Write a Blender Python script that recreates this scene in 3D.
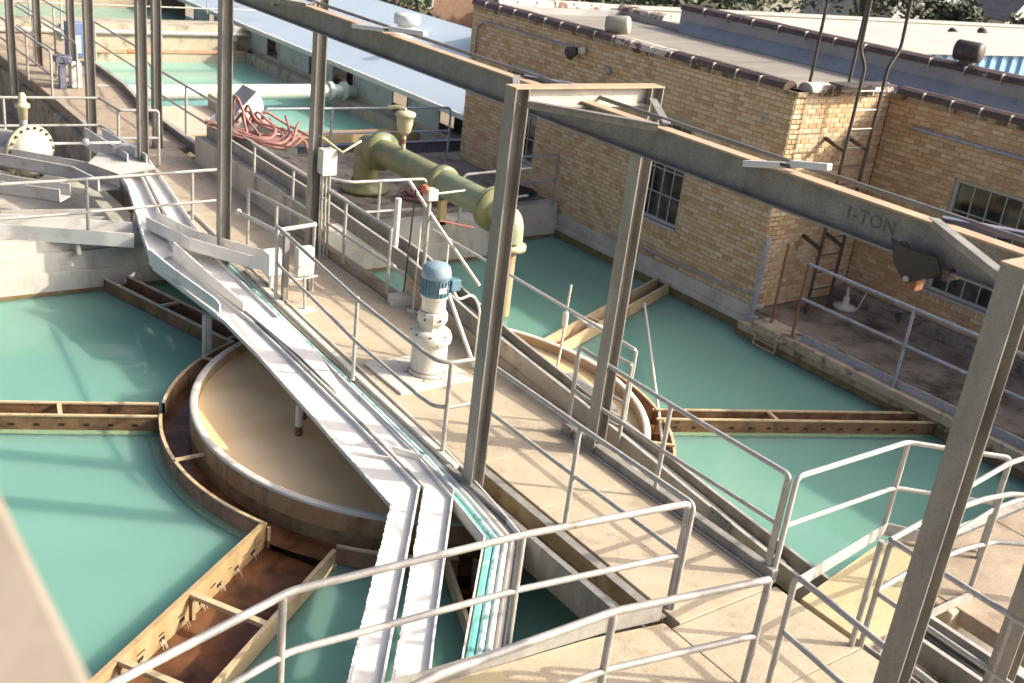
import bpy, math, random
from mathutils import Vector, Matrix
for o in list(bpy.data.objects): bpy.data.objects.remove(o, do_unlink=True)
S = bpy.context.scene
COL = S.collection
random.seed(7)
PI = math.pi
# ---------------------------------------------------------------- camera
yaw, pitch, roll = 0.667326, 0.396530, 0.123509
fw = Vector((math.sin(yaw)*math.cos(pitch), math.cos(yaw)*math.cos(pitch), -math.sin(pitch)))
rt = Vector((math.cos(yaw), -math.sin(yaw), 0)); up = rt.cross(fw)
r2 = rt*math.cos(roll) + up*math.sin(roll); u2 = -rt*math.sin(roll) + up*math.cos(roll)
cd = bpy.data.cameras.new('camera'); cam = bpy.data.objects.new('camera', cd); COL.objects.link(cam)
CAM = Vector((0, 0, 5.65))
m = Matrix((r2, u2, -fw)).transposed().to_4x4(); m.translation = CAM
cam.matrix_world = m
cd.sensor_width = 36; cd.lens = 37.93; cd.clip_start = 0.05; cd.clip_end = 600
cd.dof.use_dof = True; cd.dof.focus_distance = 10.5; cd.dof.aperture_fstop = 2.8
S.camera = cam
# ---------------------------------------------------------------- sky, sun, exposure
EL = math.radians(30.5)
ray = Vector((-0.82*math.cos(EL), 0.574*math.cos(EL), -math.sin(EL))).normalized()
w = bpy.data.worlds.new('World'); S.world = w; w.use_nodes = True
nt = w.node_tree; bg = nt.nodes['Background']
sky = nt.nodes.new('ShaderNodeTexSky'); sky.sky_type = 'NISHITA'; sky.sun_disc = False
sky.sun_elevation = EL; sky.sun_rotation = math.atan2(0.82, -0.574)
sky.air_density = 0.5; sky.dust_density = 9.0; sky.ozone_density = 1.0
nt.links.new(sky.outputs[0], bg.inputs[0]); bg.inputs[1].default_value = 0.15
sd = bpy.data.lights.new('sun', 'SUN'); sd.energy = 3.0; sd.angle = math.radians(0.5); sd.color = (1.0, 0.915, 0.74)
sun = bpy.data.objects.new('sun', sd); COL.objects.link(sun); sun.rotation_euler = ray.to_track_quat('-Z', 'Y').to_euler()
sun.location = (20, -15, 30)
vs = S.view_settings; vs.view_transform = 'Standard'; vs.look = 'None'; vs.exposure = 1.08; vs.gamma = 1.0; vs.use_curve_mapping = False
# ---------------------------------------------------------------- materials
MATS = {}
ALBEDO = {'sandy_concrete': .72, 'light_worn_concrete': .72, 'worn_concrete': .78, 'white_fibreglass': .8, 'yellow_fibre_panel': .66, 'stained_white_concrete': .85, 'aluminised_roofing': .8, 'silver_flashing': .8,
  'galvanised_railing': .85, 'white_railing': .84, 'galvanised_steel': .85, 'dull_column_steel': .82, 'weathered_beam_steel': .82, 'rust_bloomed_steel': .85, 'chipped_white_paint': .85, 'white_plastic': .85, 'pale_rim_concrete': .85, 'cream_channel': .66,
  'white_roof_membrane': .85, 'grey_fibreglass': .85, 'pale_blue_metal_roof': .85, 'olive_paint': .88, 'pale_blue_paint': .8, 'chipped_blue_paint': .8, 'ochre_stained_steel': .9, 'pale_tan_concrete': .75, 'white_pipe_paint': .8, 'basin_concrete': .85}
def mat(name, c1, c2=None, scale=4.0, rough=0.6, metal=0.0, bump=0.0, bscale=40.0, c3=None, c3scale=1.5, c3lo=0.58, c3hi=0.7, stretch=(1, 1, 1), spec=0.5, coat=0.0, rough2=None, speck=0.0, crack=False):
    if name in MATS: return MATS[name]
    k_ = ALBEDO.get(name, 1.0); c1 = tuple(x*k_ for x in c1); c2 = c2 and tuple(x*k_ for x in c2); c3 = c3 and tuple(x*k_ for x in c3)
    M = bpy.data.materials.new(name); M.use_nodes = True; n = M.node_tree; N = n.nodes; L = n.links
    b = N['Principled BSDF']
    tc = N.new('ShaderNodeTexCoord'); mp = N.new('ShaderNodeMapping'); mp.inputs['Scale'].default_value = stretch
    L.new(tc.outputs['Object'], mp.inputs[0])
    b.inputs['Roughness'].default_value = rough; b.inputs['Metallic'].default_value = metal
    b.inputs['Specular IOR Level'].default_value = spec; b.inputs['Coat Weight'].default_value = coat
    col = None
    if c2:
        no = N.new('ShaderNodeTexNoise'); no.inputs['Scale'].default_value = scale; no.inputs['Detail'].default_value = 6; no.inputs['Roughness'].default_value = 0.65
        L.new(mp.outputs[0], no.inputs['Vector'])
        rp = N.new('ShaderNodeValToRGB'); rp.color_ramp.elements[0].position = 0.32; rp.color_ramp.elements[1].position = 0.68
        rp.color_ramp.elements[0].color = (*c1, 1); rp.color_ramp.elements[1].color = (*c2, 1)
        L.new(no.outputs['Fac'], rp.inputs[0]); col = rp.outputs[0]
        if rough2 is not None:
            mr = N.new('ShaderNodeMapRange'); mr.inputs[3].default_value = rough; mr.inputs[4].default_value = rough2
            L.new(no.outputs['Fac'], mr.inputs[0]); L.new(mr.outputs[0], b.inputs['Roughness'])
    else:
        b.inputs['Base Color'].default_value = (*c1, 1)
    if c3:
        n3 = N.new('ShaderNodeTexNoise'); n3.inputs['Scale'].default_value = c3scale; n3.inputs['Detail'].default_value = 8; n3.inputs['Roughness'].default_value = 0.7
        L.new(mp.outputs[0], n3.inputs['Vector'])
        r3 = N.new('ShaderNodeMapRange'); r3.inputs[1].default_value = c3lo; r3.inputs[2].default_value = c3hi
        L.new(n3.outputs['Fac'], r3.inputs[0])
        mx = N.new('ShaderNodeMix'); mx.data_type = 'RGBA'; L.new(r3.outputs[0], mx.inputs[0])
        if col: L.new(col, mx.inputs[6])
        else: mx.inputs[6].default_value = (*c1, 1)
        mx.inputs[7].default_value = (*c3, 1); col = mx.outputs[2]
    if speck:
        n4 = N.new('ShaderNodeTexNoise'); n4.inputs['Scale'].default_value = 90; n4.inputs['Detail'].default_value = 2
        L.new(tc.outputs['Object'], n4.inputs['Vector'])
        r4 = N.new('ShaderNodeMapRange'); r4.inputs[1].default_value = 0.35; r4.inputs[2].default_value = 0.65; r4.inputs[3].default_value = 1-speck; r4.inputs[4].default_value = 1+speck
        L.new(n4.outputs['Fac'], r4.inputs[0])
        hm = N.new('ShaderNodeHueSaturation'); L.new(r4.outputs[0], hm.inputs['Value'])
        if col: L.new(col, hm.inputs['Color'])
        else: hm.inputs['Color'].default_value = (*c1, 1)
        col = hm.outputs[0]
    if crack:
        vo = N.new('ShaderNodeTexVoronoi'); vo.feature = 'DISTANCE_TO_EDGE'; vo.inputs['Scale'].default_value = .75
        nz = N.new('ShaderNodeTexNoise'); nz.inputs['Scale'].default_value = 3.0; nz.inputs['Detail'].default_value = 5
        L.new(tc.outputs['Object'], nz.inputs['Vector'])
        vm = N.new('ShaderNodeVectorMath'); vm.operation = 'SCALE'; vm.inputs['Scale'].default_value = .35; L.new(nz.outputs['Color'], vm.inputs[0])
        va = N.new('ShaderNodeVectorMath'); L.new(tc.outputs['Object'], va.inputs[0]); L.new(vm.outputs[0], va.inputs[1]); L.new(va.outputs[0], vo.inputs['Vector'])
        rc = N.new('ShaderNodeMapRange'); rc.inputs[1].default_value = .002; rc.inputs[2].default_value = .007; rc.inputs[3].default_value = .38; rc.inputs[4].default_value = 0
        L.new(vo.outputs['Distance'], rc.inputs[0])
        n5 = N.new('ShaderNodeTexNoise'); n5.inputs['Scale'].default_value = .55; L.new(tc.outputs['Object'], n5.inputs['Vector'])
        r5 = N.new('ShaderNodeMapRange'); r5.inputs[1].default_value = .53; r5.inputs[2].default_value = .62; L.new(n5.outputs['Fac'], r5.inputs[0])
        mu = N.new('ShaderNodeMath'); mu.operation = 'MULTIPLY'; L.new(rc.outputs[0], mu.inputs[0]); L.new(r5.outputs[0], mu.inputs[1])
        mc = N.new('ShaderNodeMix'); mc.data_type = 'RGBA'; L.new(mu.outputs[0], mc.inputs[0]); L.new(col, mc.inputs[6]); mc.inputs[7].default_value = (.16, .12, .08, 1); col = mc.outputs[2]
    if col: L.new(col, b.inputs['Base Color'])
    if bump:
        nb = N.new('ShaderNodeTexNoise'); nb.inputs['Scale'].default_value = bscale; nb.inputs['Detail'].default_value = 6
        L.new(mp.outputs[0], nb.inputs['Vector'])
        bp = N.new('ShaderNodeBump'); bp.inputs['Strength'].default_value = bump; bp.inputs['Distance'].default_value = 0.02
        L.new(nb.outputs['Fac'], bp.inputs['Height']); L.new(bp.outputs[0], b.inputs['Normal'])
    MATS[name] = M; return M
STEEL = mat('galvanised_steel', (0.24, 0.23, 0.205), (0.38, 0.365, 0.33), 7, 0.5, 0.25, 0.12, 60, c3=(0.22, 0.16, 0.11), c3scale=2.2, c3lo=0.62, c3hi=0.78, stretch=(1, 1, .35), speck=.12)
COLST = mat('dull_column_steel', (0.22, 0.207, 0.182), (0.36, 0.342, 0.305), 4, 0.5, 0.3, 0.12, 60, c3=(0.17, 0.105, 0.06), c3scale=1.6, c3lo=0.6, c3hi=0.76, stretch=(1, 1, .3), speck=.12)
BEAMST = mat('weathered_beam_steel', (0.21, 0.20, 0.178), (0.30, 0.288, 0.26), 5, 0.62, 0.15, 0.15, 50, c3=(0.19, 0.12, 0.08), c3scale=1.3, c3lo=0.58, c3hi=0.75, speck=.15)
FLANGE = mat('rust_bloomed_steel', (0.44, 0.30, 0.19), (0.52, 0.40, 0.28), 6, 0.65, 0.05, 0.1, 50, c3=(0.3, .26, .21), c3scale=2, speck=.1)
RAIL = mat('galvanised_railing', (0.36, 0.35, 0.325), (0.50, 0.485, 0.45), 9, 0.45, 0.15, 0.06, 80, c3=(0.27, 0.19, 0.12), c3scale=5, c3lo=0.62, c3hi=0.74, speck=.12)
RAILW = mat('white_railing', (0.52, 0.505, 0.47), (0.64, 0.625, 0.585), 9, 0.45, 0.05, 0.06, 80, c3=(0.45, 0.33, 0.22), c3scale=6, c3lo=0.68, c3hi=0.76)
RAILD = mat('blue_grey_railing', (0.26, 0.28, 0.33), (0.4, 0.42, 0.46), 8, 0.45, 0.2, 0.05, 80, c3=(0.25, 0.15, 0.1), c3scale=4, c3lo=0.64, c3hi=0.72)
RUSTRAIL = mat('rusty_paint', (0.17, 0.07, 0.04), (0.30, 0.13, 0.08), 14, 0.8, 0, 0.2, 70)
DARKST = mat('dark_steel', (0.045, 0.04, 0.04), (0.1, 0.08, 0.07), 8, 0.6, 0.2, 0.1, 60, c3=(.14, .07, .04), c3scale=5)
NAVY = mat('dark_blue_steel', (0.10, 0.11, 0.16), (0.17, 0.18, 0.24), 6, 0.5, 0.2, 0.06, 60, speck=.1)
DECK = mat('sandy_concrete', (0.50, 0.42, 0.30), (0.60, 0.51, 0.375), 2.2, 0.85, 0, 0.22, 70, c3=(0.37, 0.285, 0.20), c3scale=2.6, c3lo=0.54, c3hi=0.74, speck=.16, crack=True)
DECKF = mat('worn_concrete', (0.34, 0.27, 0.195), (0.45, 0.37, 0.275), 2.0, 0.85, 0, 0.22, 60, c3=(0.28, 0.2, 0.15), c3scale=2.2, c3lo=0.52, c3hi=0.7, speck=.15)
WALLC = mat('stained_white_concrete', (0.52, 0.50, 0.44), (0.64, 0.62, 0.56), 2.0, 0.85, 0, 0.25, 40, c3=(0.36, 0.31, 0.23), c3scale=2.3, c3lo=0.5, c3hi=0.72, stretch=(1, 1, .35), speck=.08)
WALLD = mat('dirty_concrete', (0.19, 0.16, 0.13), (0.32, 0.28, 0.23), 2.2, 0.9, 0, 0.3, 40, c3=(0.06, 0.05, 0.04), c3scale=2.8, c3lo=0.5, c3hi=0.66, speck=.15)
LEDGEC = mat('mossy_tan_concrete', (0.38, 0.30, 0.2), (0.5, 0.42, 0.3), 3, 0.9, 0, 0.4, 35, c3=(0.08, 0.06, 0.035), c3scale=2.6, c3lo=0.5, c3hi=0.62, speck=.15)
ALGAE = mat('brown_algae_band', (0.13, 0.09, 0.04), (0.24, 0.17, 0.08), 6, 0.7, 0, 0.4, 30, c3=(0.06, 0.04, .02), c3scale=5, speck=.15)
FRP = mat('white_fibreglass', (0.80, 0.78, 0.73), (0.88, 0.865, 0.82), 1.6, 0.42, 0, 0.12, 30, c3=(0.6, 0.575, 0.53), c3scale=2.2, c3lo=0.52, c3hi=0.72, rough2=.6, speck=.04)
FRPD = mat('grey_fibreglass', (0.46, 0.45, 0.42), (0.58, 0.57, 0.54), 1.6, 0.5, 0, 0.1, 40, c3=(0.36, .33, .28), c3scale=3, c3lo=.52, c3hi=.7)
CREAMP = mat('cream_pvc', (0.60, 0.55, 0.45), (0.7, 0.66, 0.57), 3, 0.4, 0, .05, 40)
TEAL = mat('teal_pvc', (0.10, 0.42, 0.37), (0.22, 0.58, 0.52), 5, 0.22, 0, .05, 30, c3=(0.55, .72, .68), c3scale=3.5, c3lo=.56, c3hi=.66)
TEALD = mat('clear_green_tube', (0.38, 0.58, 0.56), (0.62, 0.74, 0.73), 11, 0.15, 0, .25, 25, c3=(0.1, .36, .33), c3scale=7, c3lo=.5, c3hi=.62)
TAN = mat('tan_stained_steel', (0.44, 0.33, 0.19), (0.56, 0.44, 0.28), 4, 0.6, 0, .15, 50, c3=(0.2, 0.1, 0.04), c3scale=3, c3lo=.55, c3hi=.72, speck=.08)
BROWN = mat('brown_stained_steel', (0.13, 0.065, 0.03), (0.26, 0.15, 0.075), 4, 0.55, 0, .25, 40, c3=(0.04, 0.025, 0.015), c3scale=3.5, c3lo=.52, c3hi=.7)
RINGO = mat('rust_stained_ring', (0.30, 0.19, 0.09), (0.46, 0.33, 0.18), 2.2, 0.7, 0, .2, 40, c3=(0.13, 0.06, 0.025), c3scale=2.0, c3lo=.46, c3hi=.66, stretch=(1, 1, .5))
OCHRE = mat('ochre_stained_steel', (0.36, 0.245, 0.115), (0.47, 0.345, 0.19), 3, 0.55, 0, .2, 40, c3=(0.15, 0.075, 0.03), c3scale=2.6, c3lo=.55, c3hi=.72, stretch=(1, 1, .5))
RIM = mat('pale_rim_concrete', (0.58, 0.54, 0.47), (0.7, 0.66, 0.59), 4, 0.7, 0, .15, 50, c3=(0.34, 0.24, 0.14), c3scale=2.4, c3lo=.6, c3hi=.74)
RINGW = mat('tan_ring_wall', (0.40, 0.30, 0.18), (0.54, 0.42, 0.27), 2.5, 0.75, 0, .2, 40, c3=(0.16, 0.09, 0.04), c3scale=2.2, c3lo=.52, c3hi=.7, stretch=(1, 1, .6))
OLIVE = mat('olive_paint', (0.215, 0.22, 0.10), (0.29, 0.29, 0.145), 3, 0.4, 0, .08, 40, c3=(0.10, 0.17, 0.11), c3scale=1.1, c3lo=.56, c3hi=.66)
CREAM = mat('cream_paint', (0.42, 0.39, 0.25), (0.52, 0.48, 0.33), 5, 0.45, 0, .1, 50, c3=(.3, .2, .1), c3scale=4, c3lo=.64, c3hi=.76)
MINT = mat('mint_pipe_paint', (0.40, 0.50, 0.42), (0.50, 0.58, 0.49), 2, 0.4, 0, .05, 40)
WPAINT = mat('chipped_white_paint', (0.56, 0.53, 0.46), (0.70, 0.68, 0.61), 5, 0.55, 0, .25, 40, c3=(0.24, 0.15, 0.08), c3scale=6, c3lo=.59, c3hi=.66)
BLUE = mat('pale_blue_paint', (0.23, 0.34, 0.41), (0.30, 0.41, 0.48), 4, 0.4, 0, .05, 40)
BLUED = mat('chipped_blue_paint', (0.10, 0.21, 0.28), (0.16, 0.28, 0.34), 8, 0.5, 0, .1, 40, c3=(.6, .6, .58), c3scale=7, c3lo=.6, c3hi=.63)
HOSE = mat('pink_red_rubber', (0.22, 0.10, 0.085), (0.33, 0.165, 0.14), 8, 0.6, 0, .1, 60)
BLACK = mat('black_rubber', (0.012, 0.012, 0.013), (0.03, 0.03, 0.03), 8, 0.6)
WHITEP = mat('white_plastic', (0.68, 0.67, 0.63), (0.77, 0.76, 0.73), 5, 0.45)
YPANEL = mat('yellow_fibre_panel', (0.58, 0.48, 0.26), (0.68, 0.58, 0.36), 3, 0.7, 0, .2, 60, c3=(.46, .38, .24), c3scale=3, speck=.1)
SAND = mat('sandy_soil', (0.36, 0.28, 0.18), (0.5, 0.41, 0.29), 6, 0.95, 0, 1.0, 25, c3=(.2, .15, .09), c3scale=5, speck=.25)
MORTAR = mat('mortar', (0.36, 0.275, 0.185), (0.46, 0.37, 0.26), 12, 0.95, 0, .3, 60)
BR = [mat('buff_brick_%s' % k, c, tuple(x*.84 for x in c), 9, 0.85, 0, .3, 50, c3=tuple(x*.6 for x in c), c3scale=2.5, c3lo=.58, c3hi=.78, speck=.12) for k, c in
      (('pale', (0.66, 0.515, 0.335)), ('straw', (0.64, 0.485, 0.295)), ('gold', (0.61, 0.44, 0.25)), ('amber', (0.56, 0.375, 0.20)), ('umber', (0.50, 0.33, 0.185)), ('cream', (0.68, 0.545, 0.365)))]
COPE = mat('dark_glazed_coping', (0.055, 0.035, 0.028), (0.12, 0.075, 0.06), 5, 0.45, 0, .35, 30, c3=(0.42, 0.36, 0.3), c3scale=3, c3lo=.6, c3hi=.68)
COPEP = mat('flaked_pink_coping', (0.5, 0.42, 0.36), (0.6, 0.53, 0.46), 4, 0.8, 0, .3, 30, c3=(0.14, 0.07, 0.05), c3scale=4, c3lo=.5, c3hi=.58)
ROOF = mat('aluminised_roofing', (0.22, 0.205, 0.175), (0.32, 0.30, 0.265), 1.2, 0.8, 0, .15, 20, c3=(0.15, 0.135, 0.115), c3scale=0.7, c3lo=.5, c3hi=.7, stretch=(.4, 1.6, 1))
SILVER = mat('silver_flashing', (0.36, 0.36, 0.36), (0.46, 0.46, 0.46), 1.5, 0.45, 0.3, .15, 14, c3=(.3, .29, .28), c3scale=1.4, c3lo=.56, c3hi=.7)
WROOF = mat('white_roof_membrane', (0.38, 0.37, 0.34), (0.45, 0.44, 0.41), 1.0, 0.8, 0, .1, 10, c3=(.56, .54, .5), c3scale=.6)
BLUEROOF = mat('pale_blue_metal_roof', (0.40, 0.50, 0.60), (0.45, 0.545, 0.64), 1.0, 0.6, 0.0, .04, 20)
BLUEWALL = mat('blue_corrugated_metal', (0.16, 0.32, 0.5), (0.22, 0.38, 0.55), 2.0, 0.5, 0.1, .04, 20)
SHEDW = mat('grey_green_sheet', (0.30, 0.34, 0.32), (0.4, 0.44, 0.41), 1.6, 0.6, 0, .06, 30, c3=(.2, .16, .12), c3scale=2)
FRAMEM = mat('grey_window_frame', (0.36, 0.36, 0.35), (0.46, 0.46, 0.44), 8, 0.6, 0, .05, 50)
DARKIN = mat('dark_interior', (0.012, 0.012, 0.012))
GALVBOX = mat('grey_enamel_box', (0.46, 0.44, 0.4), (0.58, 0.56, 0.52), 5, 0.5, 0, .05, 40, c3=(.33, .22, .14), c3scale=5, c3lo=.66, c3hi=.75)
ORANGE = mat('orange_paint', (0.5, 0.13, 0.05), (0.56, 0.2, 0.1), 6, 0.6)
def glass_mat():
    M = bpy.data.materials.new('dark_window_glass'); M.use_nodes = True; n = M.node_tree; b = n.nodes['Principled BSDF']
    no = n.nodes.new('ShaderNodeTexNoise'); no.inputs['Scale'].default_value = 3.0; no.inputs['Detail'].default_value = 4
    tc = n.nodes.new('ShaderNodeTexCoord'); n.links.new(tc.outputs['Object'], no.inputs['Vector'])
    rp = n.nodes.new('ShaderNodeValToRGB'); rp.color_ramp.elements[0].color = (.012, .014, .012, 1); rp.color_ramp.elements[1].color = (.10, .11, .085, 1)
    rp.color_ramp.elements[0].position = .4; rp.color_ramp.elements[1].position = .7
    n.links.new(no.outputs['Fac'], rp.inputs[0]); n.links.new(rp.outputs[0], b.inputs['Base Color'])
    b.inputs['Roughness'].default_value = 0.06; return M
GLASS = glass_mat()
def water_mat(name, c1, c2, scale, rough, bstr, bscale, dist=.02, sp=.5, sss=0):
    M = bpy.data.materials.new(name); M.use_nodes = True; n = M.node_tree; N = n.nodes; L = n.links; b = N['Principled BSDF']
    tc = N.new('ShaderNodeTexCoord'); no = N.new('ShaderNodeTexNoise'); no.inputs['Scale'].default_value = scale; no.inputs['Detail'].default_value = 3; no.inputs['Distortion'].default_value = .6
    L.new(tc.outputs['Object'], no.inputs['Vector'])
    rp = N.new('ShaderNodeValToRGB'); rp.color_ramp.elements[0].color = (*c1, 1); rp.color_ramp.elements[1].color = (*c2, 1); rp.color_ramp.elements[0].position = .35; rp.color_ramp.elements[1].position = .65
    L.new(no.outputs['Fac'], rp.inputs[0]); L.new(rp.outputs[0], b.inputs['Base Color'])
    b.inputs['Roughness'].default_value = rough; b.inputs['IOR'].default_value = 1.333; b.inputs['Specular IOR Level'].default_value = sp
    if sss: b.inputs['Subsurface Weight'].default_value = 1.0; b.inputs['Subsurface Radius'].default_value = (.8, 1.1, 1.0); b.inputs['Subsurface Scale'].default_value = sss
    nb = N.new('ShaderNodeTexNoise'); nb.inputs['Scale'].default_value = bscale; nb.inputs['Detail'].default_value = 3
    L.new(tc.outputs['Object'], nb.inputs['Vector'])
    bp = N.new('ShaderNodeBump'); bp.inputs['Strength'].default_value = bstr; bp.inputs['Distance'].default_value = dist
    L.new(nb.outputs['Fac'], bp.inputs['Height']); L.new(bp.outputs[0], b.inputs['Normal'])
    return M
WATER = water_mat('milky_teal_water', (0.15, 0.31, 0.255), (0.17, 0.34, 0.282), .28, .02, .025, 2.0, sss=1.0)
WATER2 = water_mat('pale_teal_water', (0.16, 0.36, 0.31), (0.24, 0.44, 0.38), .35, .08, .14, 3.0)
TANW = water_mat('muddy_tan_water', (0.66, 0.48, 0.26), (0.76, 0.59, 0.36), 1.1, .2, .06, 5.0)
BROWNW = water_mat('rusty_brown_water', (0.05, 0.022, 0.01), (0.17, 0.075, 0.035), 2.2, .12, .35, 9.0)
MILK = water_mat('milky_lime_water', (0.68, 0.70, 0.69), (0.74, 0.74, 0.72), 3, .15, .3, 14)
def leaf_mat(name, c):
    M = mat(name, c, tuple(x*1.7 for x in c), 30, 0.7); return M
LEAFD = leaf_mat('dark_foliage', (0.022, 0.03, 0.013)); LEAFL = leaf_mat('light_foliage', (0.045, 0.065, 0.02)); GRASS = leaf_mat('dry_grass', (0.14, 0.15, 0.05))
# ---------------------------------------------------------------- mesh helpers
class MB:
    def __init__(s): s.v = []; s.f = []; s.sm = []; s.mi = []
    def add(s, vs, fs, smooth=False, mi=0):
        o = len(s.v); s.v += [tuple(p) for p in vs]
        for f in fs: s.f.append(tuple(i+o for i in f)); s.sm.append(smooth); s.mi.append(mi)
        return s
    def box(s, a, b, mi=0):
        x0, y0, z0 = (min(a[i], b[i]) for i in range(3)); x1, y1, z1 = (max(a[i], b[i]) for i in range(3))
        return s.add([(x0, y0, z0), (x1, y0, z0), (x1, y1, z0), (x0, y1, z0), (x0, y0, z1), (x1, y0, z1), (x1, y1, z1), (x0, y1, z1)],
              [(3, 2, 1, 0), (4, 5, 6, 7), (0, 1, 5, 4), (1, 2, 6, 5), (2, 3, 7, 6), (3, 0, 4, 7)], mi=mi)
    def bar(s, p, q, w, h, upv=(0, 0, 1), mi=0, off=(0, 0)):
        p = Vector(p); q = Vector(q); d = (q-p).normalized(); side = d.cross(Vector(upv)).normalized(); u = side.cross(d).normalized()
        sh = side*off[0] + u*off[1]; p = p+sh; q = q+sh
        a = side*w/2; b = u*h/2
        vs = [p-a-b, p+a-b, p+a+b, p-a+b, q-a-b, q+a-b, q+a+b, q-a+b]
        return s.add(vs, [(0, 1, 2, 3), (7, 6, 5, 4), (0, 4, 5, 1), (1, 5, 6, 2), (2, 6, 7, 3), (3, 7, 4, 0)], mi=mi)
    def ibeam(s, p, q, d, bf, tf=.012, tw=.01, upv=(0, 0, 1), mi=(0, 0, 0)):
        s.bar(p, q, bf, tf, upv, mi[0], (0, d/2-tf/2)); s.bar(p, q, bf, tf, upv, mi[2], (0, -d/2+tf/2)); s.bar(p, q, tw, d-2*tf, upv, mi[1]); return s
    def tube(s, pts, r, n=10, fil=0.0, seg=5, cap=True, mi=0):
        P = [Vector(p) for p in pts]
        if fil > 0 and len(P) > 2:
            Q = [P[0]]
            for i in range(1, len(P)-1):
                a = P[i-1]-P[i]; b = P[i+1]-P[i]; t = min(fil, a.length*.45, b.length*.45)
                A = P[i]+a.normalized()*t; B = P[i]+b.normalized()*t
                for k in range(seg+1):
                    x = k/seg; Q.append(A*(1-x)**2 + P[i]*2*x*(1-x) + B*x*x)
            Q.append(P[-1]); P = Q
        rings = []; pu = None
        for i, p in enumerate(P):
            if i == 0: t = P[1]-P[0]
            elif i == len(P)-1: t = P[-1]-P[-2]
            else: t = (P[i+1]-P[i]).normalized()+(P[i]-P[i-1]).normalized()
            t = t.normalized()
            if pu is None: pu = t.orthogonal().normalized()
            else:
                pu = pu - t*pu.dot(t)
                pu = pu.normalized() if pu.length > 1e-6 else t.orthogonal().normalized()
            v = t.cross(pu); k = 1.0
            if 0 < i < len(P)-1:
                c = (P[i+1]-P[i]).normalized().dot((P[i]-P[i-1]).normalized()); k = 1/max(.5, math.sqrt(max(0, (1+c)/2)))
            rings.append([p+(pu*math.cos(2*PI*j/n)+v*math.sin(2*PI*j/n))*r for j in range(n)])
        vs = [x for R in rings for x in R]; fs = []
        for i in range(len(rings)-1):
            for j in range(n): fs.append((i*n+j, i*n+(j+1) % n, (i+1)*n+(j+1) % n, (i+1)*n+j))
        s.add(vs, fs, True, mi)
        if cap:
            s.add(rings[0], [tuple(range(n-1, -1, -1))], mi=mi); s.add(rings[-1], [tuple(range(n))], mi=mi)
        return s
    def lathe(s, prof, c=(0, 0, 0), n=28, axis=(0, 0, 1), smooth=True, mi=0, a0=0, a1=2*PI):
        ax = Vector(axis).normalized(); e1 = ax.orthogonal().normalized() if abs(ax.z) < .99 else Vector((1, 0, 0)); e2 = ax.cross(e1); C = Vector(c)
        full = abs(a1-a0-2*PI) < 1e-6; m = n if full else n+1
        vs = []
        for r, z in prof:
            for j in range(m):
                a = a0+(a1-a0)*j/n; vs.append(C+ax*z+(e1*math.cos(a)+e2*math.sin(a))*r)
        fs = []
        for i in range(len(prof)-1):
            for j in range(n if full else n):
                k = (j+1) % m
                fs.append((i*m+j, i*m+k, (i+1)*m+k, (i+1)*m+j))
        return s.add(vs, fs, smooth, mi)
    def prism(s, poly, z0, z1, mi=0):
        n = len(poly); ar = sum(poly[i][0]*poly[(i+1) % n][1]-poly[(i+1) % n][0]*poly[i][1] for i in range(n))
        if ar < 0: poly = poly[::-1]
        vs = [(x, y, z0) for x, y in poly]+[(x, y, z1) for x, y in poly]
        fs = [tuple(range(n-1, -1, -1)), tuple(range(n, 2*n))]+[(i, (i+1) % n, n+(i+1) % n, n+i) for i in range(n)]
        return s.add(vs, fs, mi=mi)
    def strip(s, L, R, z0, z1, mi=0):   # a slab between two polylines; z lists or numbers
        n = len(L); zf = lambda z, i: z[i] if isinstance(z, (list, tuple)) else z
        vs = []
        for i in range(n):
            vs += [(*L[i], zf(z0, i)), (*R[i], zf(z0, i)), (*R[i], zf(z1, i)), (*L[i], zf(z1, i))]
        fs = []
        for i in range(n-1):
            a = 4*i; b = a+4
            for k in range(4): fs.append((a+k, a+(k+1) % 4, b+(k+1) % 4, b+k))
        fs += [(3, 2, 1, 0), (4*n-4, 4*n-3, 4*n-2, 4*n-1)]
        return s.add(vs, fs, mi=mi)
    def wall(s, pts, z0, z1, t, mi=0):
        L, R = offs(pts, t/2), offs(pts, -t/2); return s.strip(L, R, z0, z1, mi)
    def mesh(s, name, mats):
        me = bpy.data.meshes.new(name); me.from_pydata(s.v, [], s.f); me.update()
        for x in (mats if isinstance(mats, (list, tuple)) else [mats]): me.materials.append(x)
        me.polygons.foreach_set('use_smooth', s.sm); me.polygons.foreach_set('material_index', s.mi)
        import bmesh
        bm = bmesh.new(); bm.from_mesh(me); bmesh.ops.recalc_face_normals(bm, faces=bm.faces); bm.to_mesh(me); bm.free()
        return me
def offs(pts, d):
    P = [Vector((p[0], p[1])) for p in pts]; out = []
    for i, p in enumerate(P):
        a = (P[i]-P[i-1]).normalized() if i > 0 else None; b = (P[i+1]-P[i]).normalized() if i < len(P)-1 else None
        if a is None: a = b
        if b is None: b = a
        na = Vector((-a.y, a.x)); nb = Vector((-b.y, b.x)); n = (na+nb)
        n = n/(max(.3, n.dot(na)))
        out.append((p.x+n.x*d, p.y+n.y*d))
    return out
def tag(o, label=None, cat=None, group=None, kind=None):
    if label: o['label'] = label
    if cat: o['category'] = cat
    if group: o['group'] = group
    if kind: o['kind'] = kind
    return o
def put(name, mb, mats, parent=None, bevel=0.0, base=None):
    me = mb.mesh(name, mats) if isinstance(mb, MB) else mb
    o = bpy.data.objects.new(name, me); COL.objects.link(o)
    if parent:
        o.parent = parent; o.matrix_parent_inverse = WM[parent.name].inverted()
        WM[o.name] = Matrix.Identity(4)
    else:
        WM[o.name] = Matrix.Identity(4)
    if bevel:
        b = o.modifiers.new('bevel', 'BEVEL'); b.width = bevel; b.segments = 2; b.limit_method = 'ANGLE'
    return o
WM = {}
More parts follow.
